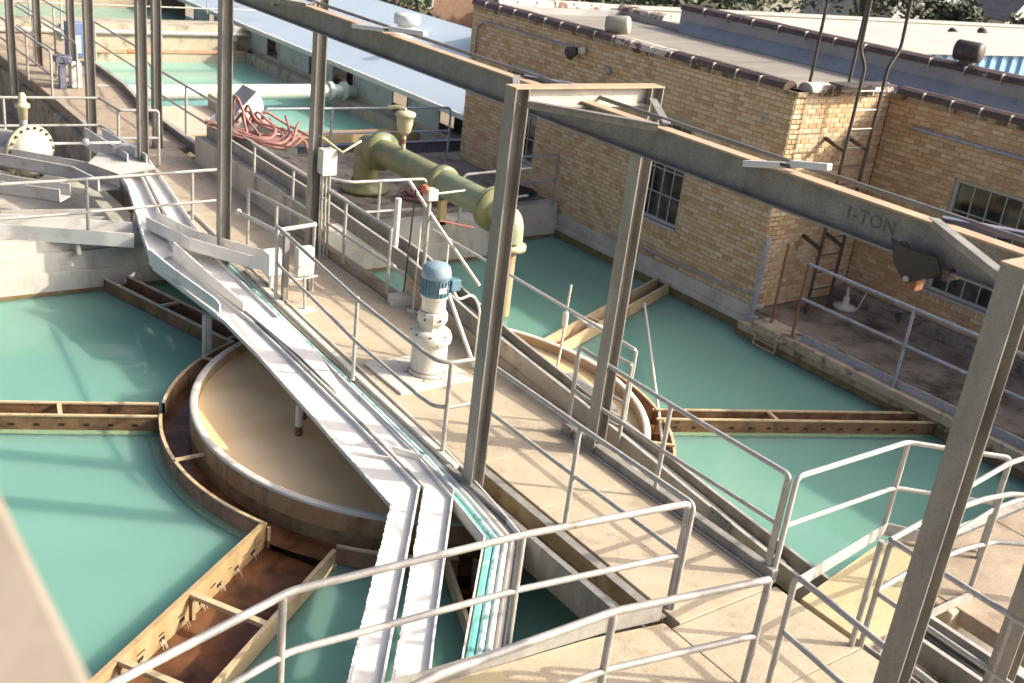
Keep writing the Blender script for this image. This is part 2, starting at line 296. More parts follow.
def thing(name, label, cat, loc, group=None):
    o = bpy.data.objects.new(name, None); COL.objects.link(o); o.location = loc; o.empty_display_size = .1
    WM[o.name] = Matrix.Translation(loc); tag(o, label, cat, group); return o
def single(name, mb, mats, label, cat, group=None, bevel=0.0):
    return tag(put(name, mb, mats, None, bevel), label, cat, group)
def struct(name, mb, mats, bevel=0.0): return tag(put(name, mb, mats, None, bevel), kind='structure')
# ================================================================ the setting
WZ = -0.75                      # clarifier water level
CX, CY = 6.75, 10.16            # clarifier centre
g = MB().add([(-150, -150, -2.6), (250, -150, -2.6), (250, 300, -2.6), (-150, 300, -2.6)], [(0, 1, 2, 3)])
struct('ground', g, mat('yard_ground', (.2, .17, .13), (.28, .24, .19), .8, .95, 0, .3, 8))
def sheet(name, poly, z, m): return struct(name, MB().add([(x, y, z) for x, y in poly], [tuple(range(len(poly)))]), m)
def ringsheet(name, r0, r1, z, m, n=72):
    mb = MB(); vs = []
    for r in (r0, r1): vs += [(CX+r*math.cos(2*PI*i/n), CY+r*math.sin(2*PI*i/n), z) for i in range(n)]
    return struct(name, mb.add(vs, [(i, (i+1) % n, n+(i+1) % n, n+i) for i in range(n)]), m)
sheet('tank_water', [(-9, 4.95), (13.75, 4.95), (13.75, 16.4), (-9, 16.4)], WZ, WATER)
sheet('basin_water', [(8.4, 20.9), (15.2, 20.9), (15.2, 35), (8.4, 35)], WZ, WATER2)
sheet('far_basin_water', [(4, 36.5), (15.5, 36.5), (15.5, 60), (4, 60)], -.4, WATER)
# tank walls
t = MB()
t.box((-9, 15.97, -2.5), (5.7, 16.6, -.40)); t.box((-9, 16.0, -.40), (5.7, 16.6, -.10)); t.box((-9, 16.06, -.10), (5.7, 16.6, .08))
wl = struct('tank_wall_rear', t, WALLC, .006)
t = MB().box((-9, 15.962, WZ-.3), (5.7, 15.97, WZ+.055)); put('algae_band', t, ALGAE, wl)
t = MB().box((5.7, 15.6, -2.5), (8.0, 17.2, -.02)); struct('walkway_abutment', t, WALLC)
t = MB(); t.box((8.0, 15.45, -2.5), (12.0, 15.9, -.36)); t.box((8.0, 15.5, -.36), (12.0, 15.9, .02)); t.box((12.0, 16.2, -2.5), (13.55, 16.6, -.42)); t.box((12.0, 16.26, -.42), (13.55, 16.6, -.1)); t.box((12.0, 15.9, -2.5), (12.05, 16.2, -.36))
wr = struct('tank_wall_rear_right', t, WALLC, .006)
t = MB().box((8.0, 15.444, WZ-.3), (12.004, 15.452, WZ+.05)).box((12.0, 16.194, WZ-.3), (13.5, 16.202, WZ+.05)); put('algae_band', t, ALGAE, wr)
# building plinth and ledge = right wall of the tank
t = MB(); t.box((13.52, 10.95, -2.5), (13.9, 16.3, -.52)); t.box((13.56, 10.95, -.52), (13.9, 16.3, -.30))
pl = struct('tank_wall_right', t, WALLC, .01)
put('algae_band', MB().box((13.5, 10.95, WZ-.3), (13.52, 16.2, WZ+.13)), ALGAE, pl)
t = MB(); t.box((13.32, 3.0, -2.5), (13.7, 10.95, -.52)); t.box((13.22, 3.0, -.52), (13.7, 10.6, -.38)); t.box((13.7, 3.0, -2.5), (16.1, 11.05, -.40))
ld = struct('ledge_kerb', t, LEDGEC, .015)
put('algae_band', MB().box((13.305, 3.0, WZ-.3), (13.32, 10.95, WZ+.1)), ALGAE, ld)
t = MB().box((13.70, 3.0, -.40), (16.0, 11.0, -.375)); struct('ledge_floor', t, mat('wet_brown_concrete', (.20, .165, .125), (.28, .235, .18), 2.0, .6, 0, .2, 30, c3=(.05, .035, .025), c3scale=1.2, c3lo=.45, c3hi=.65, rough2=.85, speck=.15))
t = MB().box((15.7, 3.0, -.375), (16.0, 11.0, -.20)); struct('wall_footing', t, WALLD, .01)
# front tank wall under the perimeter deck
t = MB().box((-9, 4.2, -2.5), (13.3, 5.0, -.22)); struct('tank_wall_front', t, WALLC)
# rear platform by the olive pipe and the platform on the left
t = MB().box((8.0, 15.9, -2.5), (12.05, 20.6, -.03)).box((12.05, 16.6, -2.5), (13.6, 20.6, -.12)); struct('pipe_platform', t, WALLD)
t = MB().box((-9, 16.6, -2.5), (5.7, 22.0, -.35)); struct('left_platform', t, WALLC)
t = MB().box((-9, 22.0, -2.5), (6.3, 30.0, -1.2)); struct('left_yard', t, DECKF)
# second basin walls
t = MB(); t.box((8.1, 20.6, -2.5), (15.3, 20.9, -.5)); t.box((8.0, 20.9, -2.5), (8.5, 35.2, -.2)); t.box((14.65, 20.9, -2.5), (15.6, 35.2, -.42)); t.box((14.95, 20.9, -.42), (15.6, 35.2, -.30))
t.box((8.0, 34.7, -2.5), (15.6, 35.6, -.42)); t.box((6.3, 35.1, -2.5), (15.9, 36.4, .32))
struct('basin_walls', t, mat('basin_concrete', (.38, .34, .25), (.52, .48, .38), 1.6, .9, 0, .3, 30, c3=(.12, .1, .06), c3scale=1.6, c3lo=.5, c3hi=.7, stretch=(1, 1, .5)))
t = MB().box((8.5, 22.2, -2.5), (10.4, 27.0, -.42)); t.box((10.4, 22.2, -2.5), (10.6, 27.0, -.10)); struct('basin_channel_block', t, mat('pale_tan_concrete', (.5, .44, .34), (.6, .54, .44), 2, .85, 0, .2, 30, c3=(.36, .27, .16), c3scale=2))
t = MB().box((8.5, 34.66, -.46), (14.7, 34.7, -.36)); struct('orange_stain_strip', t, mat('orange_brown_stain', (.42, .2, .12), (.5, .3, .2), 5, .9))
t = MB().box((-9, 60, -2.5), (16, 61, .6)).box((4, 36.4, -2.5), (5, 60, .0)).box((8, 44, -2.5), (16, 46.5, .3)); struct('far_basin_walls', t, DECKF)
# ---------------------------------------------------------------- walkway decks: slabs with open joints
def slabs(name, polys, m, z0=-.16, z1=0.0, bev=.008):
    root = None
    for p in polys:
        o = put(name if root is None else 'slab', MB().prism(p, z0, z1), m, root, bev)
        if root is None: root = tag(o, kind='structure')
    return root
bd = slabs('bridge_deck', [[(6.14, 4.99), (7.33, 4.99), (7.33, 7.0), (6.14, 7.0)], [(6.14, 7.006), (7.33, 7.006), (7.33, 8.0), (6.14, 8.0)],
   [(5.76, 8.008), (7.72, 8.008), (7.72, 9.9), (5.80, 9.9)], [(5.80, 9.906), (7.72, 9.906), (7.72, 11.3), (5.84, 11.3)], [(5.84, 11.306), (7.72, 11.306), (7.72, 12.42), (5.88, 12.42)],
   [(5.88, 12.426), (7.5, 12.426), (7.5, 14.0), (6.0, 14.0)], [(6.0, 14.006), (7.5, 14.006), (7.5, 17.1), (6.1, 17.1)]], DECK)
slabs('approach_deck', [[(3.0, 4.23), (6.02, 4.06), (6.02, 5.06), (5.3, 5.2), (3.0, 5.42)], [(6.03, 2.0), (7.36, 2.0), (7.36, 3.99), (6.03, 3.99)], [(6.03, 3.998), (7.36, 3.998), (7.36, 4.975), (6.03, 4.975)]], DECK, -.16, -.004)
slabs('rear_deck', [[(6.15, 17.11), (7.55, 17.11), (7.58, 19.2), (6.3, 19.2)], [(6.3, 19.21), (7.58, 19.21), (7.6, 21.4), (6.35, 21.4)]], mat('light_worn_concrete', (0.46, 0.38, 0.29), (0.56, 0.47, 0.37), 2.2, 0.85, 0, 0.22, 70, c3=(0.36, 0.27, 0.2), c3scale=3, c3lo=0.54, c3hi=0.72, speck=.14), -.25, -.004)
slabs('rear_walkway', [[(6.35, 21.41), (8.05, 21.41), (8.3, 26), (6.42, 26)], [(6.42, 26.01), (8.3, 26.01), (8.5, 31), (6.42, 31)], [(6.42, 31.01), (8.5, 31.01), (8.5, 38), (6.42, 38)]], DECKF, -.25, -.004)
slabs('perimeter_deck', [[(8.75, 4.2), (9.25, 4.98), (9.6, 4.7), (10.6, 4.7), (10.6, 3.0), (8.75, 3.0)], [(10.61, 3.0), (13.2, 3.0), (13.2, 4.7), (10.61, 4.7)]], DECKF, -.2, -.03)
slabs('left_perimeter_deck', [[(-3, 3.6), (2.99, 4.2), (2.99, 5.4), (-3, 4.6)]], DECK, -.16, -.004)
t = MB().box((6.3, 17.2, -2.5), (6.9, 38, -.26)).box((7.9, 17.2, -2.5), (8.1, 34.9, -.26)).box((7.4, 15.9, -2.5), (8.02, 20.6, -.05)); struct('walkway_bearing_walls', t, mat('algae_tan_concrete', (.36, .3, .2), (.48, .42, .3), 2, .9, 0, .3, 30, c3=(.12, .11, .05), c3scale=1.6, c3lo=.48, c3hi=.66))
# yellow panels
s = thing('yellow_deck_panel', 'yellow fibreglass deck panel between railings beyond the near right post', 'deck panel', (8.2, 4.5, 0), 'yellow panels')
put('panel', MB().prism([(7.42, 4.02), (8.0, 4.05), (8.7, 4.18), (9.2, 4.93), (8.85, 4.97), (7.42, 4.72)], -.05, .006), YPANEL, s, .004)
put('bearer', MB().bar((7.45, 4.12, -.09), (8.6, 4.22, -.09), .06, .08), STEEL, s)
s = thing('yellow_deck_panel', 'small yellow panel at the bottom edge beside the white toe plate', 'deck panel', (4.1, 5.1, 0), 'yellow panels')
put('panel', MB().prism([(3.72, 4.9), (4.36, 5.0), (4.38, 5.22), (3.75, 5.27)], -.0, .035), YPANEL, s, .004)
# sand pit beyond the near column
struct('sand_bed', MB().box((7.37, 1.5, -.5), (8.75, 4.0, -.30)), SAND)
gb = MB(); R = random.Random(3)
for i in range(900):
    x = R.gauss(7.85, .13); y = R.gauss(3.42, .12); h = R.uniform(.03, .09); a = R.uniform(0, PI); dx = .006*math.cos(a); dy = .006*math.sin(a); l = R.uniform(-.03, .03)
    gb.add([(x-dx, y-dy, -.302), (x+dx, y+dy, -.302), (x+l, y+l, -.30+h)], [(0, 1, 2)])
tag(put('grass_tuft', gb, GRASS), 'dry green grass growing in the sand beside the near column', 'grass', kind='stuff')
t = MB().box((8.62, 3.92, -.3), (9.05, 4.2, -.04)); struct('post_footing', t, LEDGEC, .02)
# ================================================================ clarifier
cl = thing('mixing_well_ring', 'round concrete mixing well holding muddy tan water under the bridge', 'well', (CX, CY, -2))
prof = [(2.70, -1.6), (2.70, -.37), (2.72, -.35), (2.82, -.35), (2.84, -.37), (2.84, -.72), (2.88, -.78), (2.88, -1.6)]
mi = MB()
n = 96
mi.lathe([(2.75, -1.6), (2.75, -.36)], (CX, CY, 0), n); put('inner_wall', mi, RINGW, cl)
put('rim', MB().lathe([(2.75, -.36), (2.76, -.35), (2.83, -.35), (2.84, -.36), (2.84, -.385)], (CX, CY, 0), n), RIM, cl)
put('outer_wall', MB().lathe([(2.84, -.385), (2.84, -.60)], (CX, CY, 0), n), RINGO, cl)
put('slime_band', MB().lathe([(2.84, -.60), (2.845, -.62), (2.85, -.9)], (CX, CY, 0), n), ALGAE, cl)
struct_w = ringsheet('well_water', 0.001, 2.751, -.49, TANW)
struct_b = ringsheet('launder_water', 2.83, 3.17, -.76, BROWNW)
# ring launder wall with openings where the radial launders join
LA = [(155.6, .15), (112.5, .14), (22.5, .12), (-24.4, .135), (-112.5, .14), (-67.5, .14)]
gaps = []
for a, hw in LA:
    d = math.degrees(hw/3.17); gaps.append((a-d, a+d))
def pang(x, y): return math.degrees(math.atan2(y-CY, x-CX))
gaps.append((pang(3.98, 8.70), pang(4.40, 7.98)))
gaps = sorted([((a+360) % 360, (b+360) % 360) for a, b in gaps])
rl = thing('ring_launder', 'brown circular collecting launder wall around the mixing well', 'launder', (CX, CY, -2))
for i, (a, b) in enumerate(gaps):
    a0 = b; a1 = gaps[(i+1) % len(gaps)][0]
    if a1 < a0: a1 += 360
    k = max(4, int((a1-a0)/3))
    put('wall_panel', MB().lathe([(3.15, -1.5), (3.15, -.545), (3.18, -.545), (3.18, -1.5), (3.15, -1.5)], (CX, CY, 0), k, a0=math.radians(a0), a1=math.radians(a1)), [BROWN], rl)
    put('rim_strip', MB().lathe([(3.148, -.56), (3.148, -.538), (3.185, -.538), (3.185, -.56), (3.148, -.56)], (CX, CY, 0), k, a0=math.radians(a0), a1=math.radians(a1), smooth=False), TAN, rl)
for a in (179, 128, 250, 20, -40, 90):
    c, s_ = math.cos(math.radians(a)), math.sin(math.radians(a))
    put('brace', MB().bar((CX+2.84*c, CY+2.84*s_, -.53), (CX+3.17*c, CY+3.17*s_, -.53), .045, .025), TAN, rl)
def launder(label, Lp, Rp, floor=-.90, z=-.55, brace=(), near=None, inner=(TAN, BROWN), mlab=None):
    o = thing('radial_launder', label, 'launder', (Lp[0][0], Lp[0][1], -1.2), 'launders radiating over the teal water')
    for k, P in enumerate((Lp, Rp)):
        w_ = put('side_wall', MB().wall(P, -1.15, z-.02, .025), BROWN if inner[1] is BROWN else inner[1], o)
        put('rim_strip', MB().wall(P, z-.02, z, .042), inner[0], w_)
        if near is not None and k == near:
            d = Vector((P[1][0]-P[0][0], P[1][1]-P[0][1])); n_ = int(d.length/.27); d.normalize(); nn = Vector((-d.y, d.x))
            sg = 1 if (CAM.xy-Vector(P[0])).dot(nn) > 0 else -1
            for q in range(1, n_):
                p = Vector(P[0])+d*(.27*q); p += nn*sg*.0135
                put('orifice', MB().bar((p.x-d.x*.03, p.y-d.y*.03, z-.125), (p.x+d.x*.03, p.y+d.y*.03, z-.125), .006, .03), DARKIN, w_)
    put('floor', MB().strip(Lp, Rp, -1.15, -1.12), BROWN, o)
    wt = put('channel_water', MB().strip(offs(Lp, 0), offs(Rp, 0), -1.1, floor), BROWNW, o)
    for f in brace:
        p = Vector(Lp[0]).lerp(Vector(Lp[-1]), f); q = Vector(Rp[0]).lerp(Vector(Rp[-1]), f)
        put('brace', MB().bar((p.x, p.y, z-.02), (q.x, q.y, z-.02), .05, .03), inner[0], o)
    return o
def ext(p, q, k): return (p[0]+(q[0]-p[0])*k, p[1]+(q[1]-p[1])*k)
launder('narrow launder crossing the left water to the frame edge', [(3.88, 11.62), ext((3.80, 11.66), (2.27, 12.35), 3)], [(3.78, 11.31), ext((3.67, 11.36), (2.20, 12.03), 3)], brace=(.22, .55), near=1)
launder('launder running to the rear wall under the white flumes', [(5.40, 13.02), (4.52, 15.95)], [(5.72, 13.16), (4.86, 15.95)], brace=(.05, .55,), near=None, inner=(mat('pale_steel_rim', (.42, .38, .31), (.56, .52, .44), 5, .6, 0, .1, 50), BROWN))
launder('launder running from the well to the brick building wall', [(9.62, 11.50), (13.5, 13.11)], [(9.74, 11.25), (13.5, 12.80)], brace=(.35,), inner=(TAN, TAN))
launder('launder on the right reaching the concrete ledge', [(9.66, 9.05), (13.3, 7.42)], [(9.52, 8.82), (13.3, 7.10)], brace=(.42,), near=1)
launder('narrow launder below the flumes near the front deck', [(5.56, 7.22), (4.75, 5.1)], [(5.30, 7.32), (4.45, 5.1)], inner=(TAN, TAN))
launder('launder half hidden below the grey cable tray', [(7.98, 7.28), (8.75, 5.1)], [(7.72, 7.18), (8.45, 5.1)], inner=(TAN, BROWN))
# wide launder at front left
o = thing('wide_launder', 'wide ochre launder with rusty bottom running to the front left', 'launder', (3, 7.5, -1.3))
A = [(3.97, 8.70), (0.4, 6.13)]; B = [(4.38, 7.96), (0.9, 5.40)]; A_W, B_W = A, B
wL = put('side_wall', MB().wall(A, -1.35, -.57, .03), OCHRE, o); put('rim_strip', MB().wall(A, -.57, -.545, .055), OCHRE, wL)
wR = put('side_wall', MB().wall(B, -1.35, -.57, .03), TAN, o); put('rim_strip', MB().wall(B, -.57, -.545, .045), TAN, wR)
put('channel_water', MB().strip(A, B, -1.3, -.84), BROWNW, o)
for f in (.0, .3, .53, .76):
    p = Vector(A[0]).lerp(Vector(A[1]), f); q = Vector(B[0]).lerp(Vector(B[1]), f)
    if f > 0: put('brace', MB().bar((p.x, p.y, -.565), (q.x, q.y, -.565), .06, .045), TAN, o)
    put('end_plate' if f == 0 else 'strut', MB().bar((p.x+.03, p.y-.03, -.6), (p.x+.03, p.y-.03, -1.1), .03, .03, (0, 1, 0)), TAN, o)
d = (Vector(A[1])-Vector(A[0])).normalized(); nn = Vector((-d.y, d.x))
if (Vector(B[0])-Vector(A[0])).dot(nn) < 0: nn = -nn
for i in range(12):
    p = Vector(A[0])+d*(.25+.30*i)+nn*.017
    put('orifice', MB().bar((p.x-d.x*.035, p.y-d.y*.035, -.76), (p.x+d.x*.035, p.y+d.y*.035, -.76), .008, .035), DARKIN, wL)
    mb = MB()
    for k in range(3):
        q = p+d*random.uniform(-.045, .045); e_ = random.uniform(.03, .085); mb.tube([(q.x, q.y, -.765), (q.x+nn.x*e_*.6, q.y+nn.y*e_*.6, -.785), (q.x+nn.x*e_, q.y+nn.y*e_, -.86), (q.x+nn.x*e_*1.1, q.y+nn.y*e_*1.1, -random.uniform(.92, 1.03))], random.uniform(.002, .005), 5, .05, 3)
    put('water_jet', mb, mat('falling_water', (.42, .36, .27), (.6, .55, .46), 12, .1), o)
mb = MB().bar((p.x-1, p.y-.6, -.7), (p.x-1.01, p.y-.6, -.7), .001, .001)
line = MB(); 
for i in range(14):
    p = Vector(A[0])+d*(.1+.27*i)+nn*.017; q = p+d*random.uniform(.05, .12); z = -.70+random.uniform(-.008, .008)
    line.bar((p.x, p.y, z), (q.x, q.y, z+random.uniform(-.006, .006)), .006, random.uniform(.004, .012))
put('scum_line', line, DARKIN, wL)
# second set of end plates where flow meets the ring
for (x, y) in ((4.38, 7.96), (5.30, 7.32)):
    pass

FRINGE = water_mat('algae_through_water', (0.15, 0.28, 0.19), (0.25, 0.32, 0.19), 26, .06, .1, 6)
fr = MB()
def fringe_arc(a0, a1, n):
    vs_ = []
    for i in range(n+1):
        a = math.radians(a0+(a1-a0)*i/n); ro = 3.27+.02*random.random(); vs_ += [(CX+3.178*math.cos(a), CY+3.178*math.sin(a), WZ+.004), (CX+ro*math.cos(a), CY+ro*math.sin(a), WZ+.004)]
    fr.add(vs_, [(2*i, 2*i+1, 2*i+3, 2*i+2) for i in range(n)])
fringe_arc(162, 206, 110)
def fringe_line(p, q, n, wd):
    p = Vector(p); q = Vector(q); d_ = (q-p); nn_ = Vector((-d_.y, d_.x)).normalized()
    if (CAM.xy-p).dot(nn_) < 0: nn_ = -nn_
    vs_ = []
    for i in range(n+1):
        a = p+d_*i/n+nn_*.014; b = a+nn_*wd*random.uniform(.9, 1.1); vs_ += [(a.x, a.y, WZ+.004), (b.x, b.y, WZ+.004)]
    fr.add(vs_, [(2*i, 2*i+1, 2*i+3, 2*i+2) for i in range(n)])
fringe_line((3.72, 11.34), (-.7, 13.35), 160, .10)
fringe_line((9.62, 8.78), (13.25, 7.13), 130, .10)
tag(put('algae_fringe', fr, FRINGE), 'greenish algae fringe along the waterline of the launders', 'algae', kind='stuff')
# ================================================================ white flumes and the pipe tray beside the bridge
def flume(name, label, Lp, Rp, z, depth=.2, t=.02, m=FRP, fluid=None, group=None, raised=None, lip=.03):
    zl = z if isinstance(z, (list, tuple)) else [z]*len(Lp)
    o = thing(name, label, 'flume', (Lp[0][0], Lp[0][1], zl[0]-depth), group)
    zf = [a-depth for a in zl]
    put('floor', MB().strip(Lp, Rp, [a-.02 for a in zf], zf), m, o)
    for P, sgn in ((Lp, 1), (Rp, -1)):
        put('side_wall', MB().strip(P, offs(P, sgn*t), [a-.02 for a in zf], zl), m, o)
    if fluid: put('fluid', MB().strip(offs(Lp, -.002), offs(Rp, .002), [a+.001 for a in zf], [a+fluid for a in zf]), MILK, o)
    return o
# outer (left) flume
FL = [(4.93, 17.6), (4.86, 16.36), (4.78, 14.5), (5.02, 12.4), (5.0, 11.3), (4.90, 9.4), (4.80, 7.65), (3.36, 5.74), (2.98, 5.22)]
FR = [(5.40, 17.8), (5.33, 16.9), (5.20, 15.0), (5.36, 12.3), (5.34, 11.0), (5.30, 9.4), (5.24, 7.84), (3.82, 5.92), (3.42, 5.38)]
def both(name, label, L, R, zs, **k): return flume(name, label, L, R, zs, **k)
o = both('white_flume', 'white fibreglass flume over the muddy well, outer one of the pair', FL[2:], FR[2:], [.12, .06, .05, .04, .03, .0, -.02], depth=.045, group='white lime flumes', fluid=None)
put('splash_wall', MB().wall([(4.76, 14.55), (4.90, 13.9), (5.03, 12.75), (5.03, 12.6)], [.12, .08, .08, .08], [.36, .26, .24, .22], .02), FRP, o)
put('splash_wall', MB().wall([(5.20, 14.8), (5.28, 13.6), (5.36, 12.6)], [.12, .08, .08], [.34, .26, .2], .02), FRP, o)
put('weir_plate', MB().bar((4.95, 8.75, -.05), (5.27, 8.45, -.05), .02, .16), FRP, o)
put('support_leg', MB().tube([(4.98, 13.0, -1.5), (4.98, 13.0, -.1)], .035, 10), WPAINT, o)
for x, y in ((5.02, 10.15), (5.24, 10.5)):
    l_ = put('support_leg', MB().tube([(x, y, -1.5), (x, y, -.1)], .045, 12), WHITEP, o)
    put('stain_band', MB().tube([(x, y, -.50), (x, y, -.37)], .0465, 12, cap=False), BROWN, l_)
l_ = put('support_leg', MB().box((4.94, 12.9, -1.2), (5.04, 12.98, -.06)), WPAINT, o)
GR = [(5.76, 14.8), (5.72, 12.4), (5.69, 11.0), (5.62, 9.4), (5.54, 7.66), (4.17, 5.82), (3.74, 5.22)]
GL = [(5.25, 14.9), (5.40, 12.3), (5.38, 11.0), (5.34, 9.4), (5.27, 7.80), (3.87, 5.88), (3.47, 5.34)]
o = both('white_flume', 'white fibreglass flume between its twin and the teal pipes', GL, GR, [.14, .08, .06, .05, .03, .0, -.02], depth=.04, group='white lime flumes')
put('weir_plate', MB().bar((5.36, 8.6, -.0), (5.56, 8.3, -.0), .02, .14), FRP, o)
put('cover_plate', MB().strip([(5.38, 12.2), (5.42, 11.0), (5.40, 10.0)], [(5.70, 12.2), (5.66, 11.0), (5.5, 10.0)], [.085, .07, .06], [.10, .085, .07]), FRP, o)
put('end_wall', MB().bar((5.27, 14.88, .12), (5.74, 14.8, .12), .02, .3), FRP, o)
# bracing strip between the twin flumes past the bend
def crust(parent, P, z, n, seed):
    rr_ = random.Random(seed); mb = MB()
    L_ = [Vector(p) for p in P]
    for i in range(n):
        k = rr_.randrange(len(L_)-1); f_ = rr_.random(); a = L_[k].lerp(L_[k+1], f_); zz = z[k]*(1-f_)+z[k+1]*f_
        w_ = rr_.uniform(.012, .045); h_ = rr_.uniform(.01, .05)
        d_ = (L_[k+1]-L_[k]).normalized(); nn_ = Vector((-d_.y, d_.x))*-rr_.uniform(.004, .014)
        p0 = a-d_*w_; p1 = a+d_*w_; pm = a+d_*rr_.uniform(-.5, .5)*w_
        mb.add([(p0.x, p0.y, zz+.004), (p1.x, p1.y, zz+.004), (a.x+nn_.x, a.y+nn_.y, zz+.008), (pm.x+nn_.x, pm.y+nn_.y, zz-h_), (a.x-nn_.x, a.y-nn_.y, zz+.006)], [(0, 1, 2), (0, 2, 3), (1, 3, 2), (0, 4, 1)])
    tag(put('lime_crust', mb, FRP, parent), kind='stuff')
FO = [ob for ob in bpy.data.objects if ob.name.startswith('white_flume')]
crust(FO[0], FL[5:], [.04, .03, .0, -.02], 420, 4)
crust(FO[1], GL[4:], [.03, .0, -.02], 260, 5)
# upper chutes on the platform
UL = [(5.62, 19.3), (5.42, 17.6), (4.98, 15.6), (4.79, 14.6)]; UR = [(6.02, 19.5), (5.80, 17.9), (5.45, 15.9), (5.24, 14.9)]
o = flume('sloping_chute', 'smooth white chute sloping down into the outer flume, left of two', UL, UR, [.42, .38, .3, .22], depth=.1, group='upper chutes')
for q in ((5.45, 17.8), (5.05, 16.2)): put('support_leg', MB().tube([(q[0]+.1, q[1], -.3), (q[0]+.1, q[1], .12)], .035), mat('dark_brown_post', (.12, .09, .06), (.2, .15, .1), 5, .7), o)
UL2 = [(6.07, 19.45), (5.86, 17.85), (5.55, 16.0), (5.38, 15.0)]; UR2 = [(6.30, 19.4), (6.14, 17.9), (5.92, 16.2), (5.78, 15.0)]
flume('sloping_chute', 'smooth white chute beside the bridge deck, right of two', UL2, UR2, [.42, .36, .28, .2], depth=.09, group='upper chutes')
# side trough from the left and side trough with the feed box on the right
o = flume('side_trough', 'pale trough joining the flumes from the left above the rear tank wall', [(2.2, 17.35), (3.40, 16.75), (5.0, 16.05)], [(2.2, 16.75), (3.26, 16.30), (4.86, 15.55)], [.30, .30, .26], depth=.2)
put('support_leg', MB().tube([(4.15, 15.9, -.12), (4.15, 15.98, .1)], .04), WPAINT, o)
o = flume('feed_trough', 'white trough leading from the feed box across the pipes', [(5.32, 16.0), (5.60, 14.95), (6.16, 14.05), (6.30, 13.75)], [(5.12, 15.75), (5.40, 14.7), (5.95, 13.8), (6.12, 13.6)], [.44, .42, .40, .40], depth=.17, t=.015)
put('feed_box', MB().box((6.04, 13.35, .22), (6.32, 13.63, .54)), WHITEP, o, .01)
put('hopper', MB().add([(6.06, 13.37, .22), (6.30, 13.37, .22), (6.30, 13.61, .22), (6.06, 13.61, .22), (6.13, 13.44, .08), (6.23, 13.44, .08), (6.23, 13.54, .08), (6.13, 13.54, .08)], [(0, 1, 5, 4), (1, 2, 6, 5), (2, 3, 7, 6), (3, 0, 4, 7), (4, 5, 6, 7)]), WHITEP, o)
put('leg', MB().tube([(6.1, 13.4, -.0), (6.1, 13.4, .2)], .03), WHITEP, o)
# pipe tray
P0 = [(5.98, 17.2), (5.86, 15.0), (5.74, 12.3), (5.66, 10.3), (5.56, 8.4), (5.45, 7.5), (5.35, 6.80), (4.30, 5.55), (4.0, 5.17)]
zt = [.02, .02, .0, .0, .0, .0, .0, -.04, -.05]
def tr(k, dz=0): return [(x, y, zt[i]+dz) for i, (x, y) in enumerate(offs(P0, k))]
tr_o = thing('pipe_tray', 'white tray along the bridge edge carrying parallel pipes', 'pipe tray', (5.7, 10, -.1))
pt = lambda k: offs(P0, k)
put('tray_base', MB().strip(offs(P0, -.03), offs(P0, .325), [a-.12 for a in zt], [a-.10 for a in zt]), FRP, tr_o)
put('tray_wall', MB().strip(offs(P0, -.03), offs(P0, -.015), [a-.12 for a in zt], [a+.03 for a in zt]), FRP, tr_o)
put('tray_wall', MB().strip(offs(P0, .325), offs(P0, .338), [a-.12 for a in zt], [a+.03 for a in zt]), FRP, tr_o)
for k, r, m_, nm, lb, up_ in ((.032, .034, TEAL, 'teal_pipe', 'glossy teal pipe at the flume side of the white tray', -.055), (.104, .034, TEALD, 'clear_tube', 'clear greenish ribbed tube beside the teal pipe', -.05), (.174, .034, WHITEP, 'white_pipe', 'white plastic pipe in the middle of the tray', -.05), (.243, .034, CREAMP, 'cream_pipe', 'cream plastic pipe in the tray beside the bridge kerb', -.05), (.298, .02, RIM, 'conduit', 'thin pale conduit at the bridge side of the tray', -.06)):
    P = tr(k, up_)
    if nm in ('teal_pipe', 'clear_tube'): pass
    single(nm, MB().tube(P, r, 12, .06, 4), m_, lb, 'pipe', 'pipes in the white tray')
# kerb at the left edge of the wide bridge slab
struct('bridge_kerb', MB().strip([(6.02, 14.2), (5.84, 10.4), (5.76, 8.02)], [(6.10, 14.2), (5.91, 10.4), (5.83, 8.02)], -.1, .035), RIM, .006)
# steel channels along the narrow slab, left
o = thing('edge_channel', 'rust streaked steel channel beam along the left edge of the narrow bridge slab', 'steel channel', (5.9, 6.5, -.3))
put('outer_flange', MB().bar((5.71, 8.1, -.16), (5.71, 5.22, -.16), .012, .34), STEEL, o)
put('upper_lip', MB().bar((5.735, 8.1, .02), (5.735, 5.22, .02), .06, .012), STEEL, o)
put('web', MB().bar((5.90, 7.98, -.26), (5.90, 5.18, -.26), .37, .012), mat('rusty_web', (.2, .15, .1), (.32, .26, .19), 4, .7, 0, .2, 40, c3=(.1, .06, .03), c3scale=3), o)
put('inner_flange', MB().bar((6.09, 7.98, -.13), (6.09, 5.14, -.13), .012, .24), mat('rusty_ochre_web', (.3, .22, .1), (.42, .33, .18), 4, .7, 0, .2, 40, c3=(.12, .07, .03), c3scale=3), o)
put('inner_lip', MB().bar((6.06, 7.98, -.01), (6.06, 5.12, -.01), .09, .012), STEEL, o)
put('rod', MB().tube([(5.86, 7.5, -.12), (5.95, 4.98, -.12)], .012, 8), WHITEP, o)
# right side kerb of the narrow slab
o = thing('kerb_plate', 'galvanised kerb plate along the right edge of the narrow slab', 'kerb', (7.4, 6.6, 0))
put('plate', MB().bar((7.41, 8.05, .03), (7.41, 5.05, .03), .09, .16), STEEL, o, .006)
put('angle', MB().bar((7.345, 8.0, .006), (7.345, 5.05, .006), .022, .01), RIM, o)
put('end_box', MB().box((7.34, 8.05, -.05), (7.50, 8.22, .14)), STEEL, o, .005)
